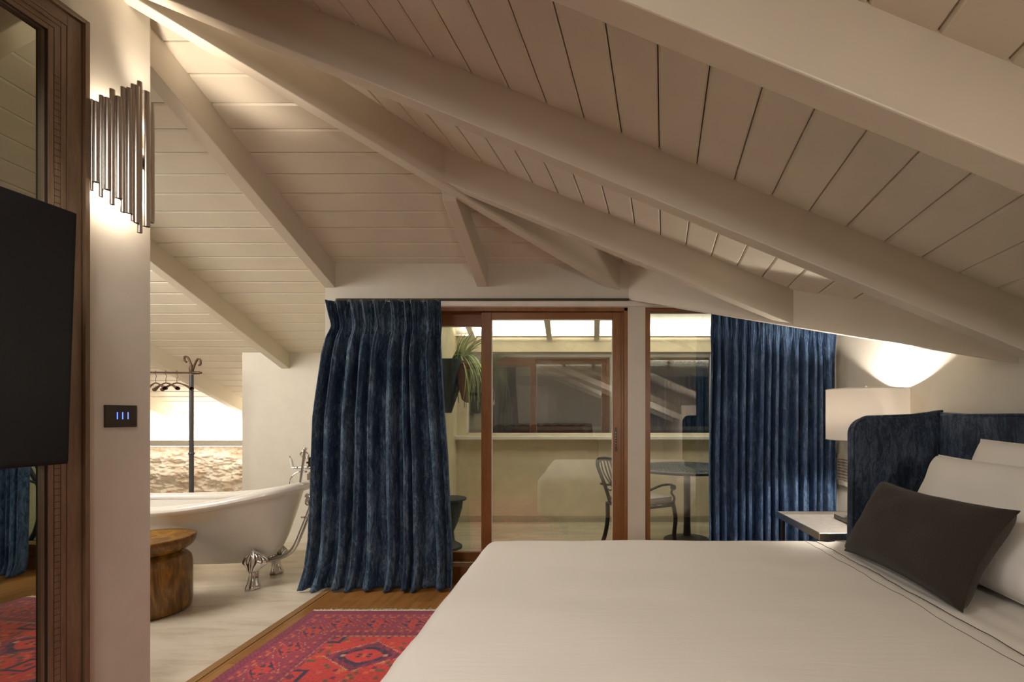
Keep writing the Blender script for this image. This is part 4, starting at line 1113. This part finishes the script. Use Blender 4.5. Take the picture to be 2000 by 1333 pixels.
chair('dark cast iron chair mostly hidden by the blue curtain, right of the terrace table', 1.40, 4.16, R(170))
tb = thing('bistro_table', (.90, 4.38, .12)); tag(tb, 'round dark iron bistro table with lattice top on the terrace', 'table')
tx, ty, tz = .885, 4.29, .775; r = .47
mb = MB(); mb.tube([(tx + r * math.cos(q), ty + r * math.sin(q), tz) for q in np.linspace(0, 2 * math.pi, 65)], .015, 10, cap=False, sy=.9)
mb.build('table_rim', M['iron'], tb, smooth=60)
mb = MB()
for k in range(-9, 10):
    d = k * .041; h_ = math.sqrt(max(0, (r - .012) ** 2 - d * d))
    for a in (R(38), R(128)):
        c_, s_ = math.cos(a), math.sin(a); p = lambda t: (tx + d * c_ - t * s_, ty + d * s_ + t * c_, tz + .002); mb.tube([p(-h_), p(h_)], .0075, 6)
mb.build('table_lattice', M['iron'], tb, smooth=60)
mb = MB(); mb.lathe([(.21, .12), (.21, .135), (.08, .15), (.034, .17), (.030, .3), (.030, tz - .05), (.05, tz - .03), (.12, tz - .01)], 24, (tx, ty, 0)); mb.build('pedestal', M['iron'], tb, smooth=50)
reorigin(tb)
# hanging planter on the terrace side wall
hp = thing('wall_planter', (-1.28, 4.55, 1.35)); tag(hp, 'dark wall planter with trailing succulent, behind the left door pane', 'plant')
mb = MB(); px0, px1 = -1.395, -1.10
lo = [(-1.395, 4.42, 1.30), (-1.33, 4.40, 1.27), (-1.33, 4.62, 1.27), (-1.395, 4.62, 1.30)]
hi = [(-1.395, 4.32, 1.77), (-1.175, 4.32, 1.77), (-1.175, 4.68, 1.77), (-1.395, 4.68, 1.77)]
mb.prism(lo, hi); mb.build('pot', M['pot'], hp, bevel=.01)
mb = MB(); lo = [(-1.19, 4.45, 1.40), (-1.15, 4.45, 1.37), (-1.15, 4.58, 1.37), (-1.19, 4.58, 1.40)]; hi = [(-1.25, 4.40, 1.76), (-1.13, 4.40, 1.76), (-1.13, 4.62, 1.76), (-1.25, 4.62, 1.76)]
mb.prism(lo, hi); mb.build('pot_flap', M['leather'], hp, bevel=.005)
mb = MB(); rnd = random.Random(5)
for k in range(60):
    a = rnd.uniform(-.9, .9); up = rnd.uniform(.05, .28); out = rnd.uniform(.03, .24); b0 = Vector((-1.24 + rnd.uniform(-.06, .06), 4.42 + rnd.uniform(0, .2), 1.76))
    dr = Vector((math.cos(a), -abs(math.sin(a)) * .5, 0))
    if k < 30: pts = [b0, b0 + dr * out * .4 + Vector((0, 0, up * .6)), b0 + dr * out + Vector((rnd.uniform(-.05, .05), 0, up))]; rs = [.010, .009, .003]
    else:
        dp = rnd.uniform(.2, .46); pts = [b0, b0 + dr * out * .5 + Vector((0, 0, .05)), b0 + dr * out + Vector((0, 0, -dp * .35)), b0 + dr * (out * 1.05) + Vector((rnd.uniform(-.03, .03), 0, -dp))]; rs = [.010, .010, .009, .004]
    cp = catmull(pts, 6); m_ = len(cp); rr_ = [interp(i / (m_ - 1), [(q / (len(rs) - 1), v) for q, v in enumerate(rs)]) for i in range(m_)]
    mb.tube(cp, rr_, 6, sy=.5)
mb.build('foliage', M['leaf'], hp, smooth=60); reorigin(hp)
# dark urn by the curtain
ur = thing('garden_urn', (-1.2, 4.05, .12)); tag(ur, 'dark urn planter standing just outside the door beside the curtain', 'planter')
mb = MB(); mb.lathe([(.12, 0), (.12, .02), (.06, .06), (.05, .14), (.085, .22), (.12, .34), (.125, .40)], 28, (-1.2, 4.05, .12)); mb.build('body', M['pot'], ur, smooth=50)
mb = MB(); mb.lathe([(.125, .40), (.155, .41), (.155, .425), (.13, .43), (.05, .428)], 28, (-1.2, 4.05, .12)); mb.build('rim', M['pot'], ur, smooth=50); reorigin(ur)

# ------------------------------------------------------------------ sitting area behind the camera (reflected in the window glass)
sf = thing('leather_sofa', (-1.1, -4.1, 0)); tag(sf, 'brown tufted leather sofa, reflected low in the terrace window', 'sofa')
mb = MB(); mb.rbox((-1.1, -3.9, .30), (1.1, .38, .20), .08, 8); mb.build('seat', M['leather'], sf, smooth=180)
def tuft(co):
    x, y, z = co; return Vector((x, y + (.03 * abs(math.sin(x * 11)) if y > -4.25 else 0), z + .03 * abs(math.sin(x * 11)) * (z > .8)))
mb = MB(); mb.rbox((-1.1, -4.3, .62), (1.2, .13, .38), .09, 40, tuft); mb.build('backrest', M['leather'], sf, smooth=180)
for s in (-1, 1): mb = MB(); mb.rbox((-1.1 + s * 1.2, -3.95, .40), (.13, .42, .34), .12, 8); mb.build('armrest', M['leather'], sf, smooth=180)
reorigin(sf)
cb = thing('shelf_cabinet', (-3.2, -4.3, 0)); tag(cb, 'tall dark open shelf cabinet, reflected behind the hanging plant', 'cabinet')
for x in (-3.9, -2.55): mb = MB(); mb.box(x, x + .06, -4.55, -4.2, 0, 2.5); mb.build('side_panel', M['darkmetal'], cb)
for z in (.05, .85, 1.25, 1.75, 2.44): mb = MB(); mb.box(-3.84, -2.55, -4.55, -4.2, z, z + .06); mb.build('shelf', M['darkmetal'], cb)
mb = MB(); mb.box(-3.84, -2.55, -4.57, -4.55, 0, 2.5); mb.build('back_panel', M['mirror'], cb); reorigin(cb)
mb = MB(); mb.box(-1.75, -1.0, -4.6, -4.56, 0, 1.98); d2 = struct(mb.build('door_2', M['white'], bevel=.003))
ch = thing('pendant_chandelier', (-3.0, -1.8, 2.4)); tag(ch, 'small sparkling chandelier, reflected in the terrace window', 'chandelier')
mb = MB(); mb.tube([(-3.0, -1.8, 3.3), (-3.0, -1.8, 2.4)], .006, 8); mb.tube([(-3.0 + .2 * math.cos(q), -1.8 + .2 * math.sin(q), 2.4) for q in np.linspace(0, 2 * math.pi, 33)], .008, 8, cap=False)
for q in range(4): mb.tube([(-3.0, -1.8, 2.42), (-3.0 + .2 * math.cos(q * math.pi / 2), -1.8 + .2 * math.sin(q * math.pi / 2), 2.4)], .005, 6)
mb.build('frame', M['nickel'], ch, smooth=60)
for k in range(8):
    q = k * math.pi / 4; mb = MB(); mb.lathe([(.004, 0), (.012, .01), (.012, .03), (.003, .05)], 10, (-3.0 + .2 * math.cos(q), -1.8 + .2 * math.sin(q), 2.405)); mb.build('bulb', M['bulb'], ch, smooth=60)
reorigin(ch)
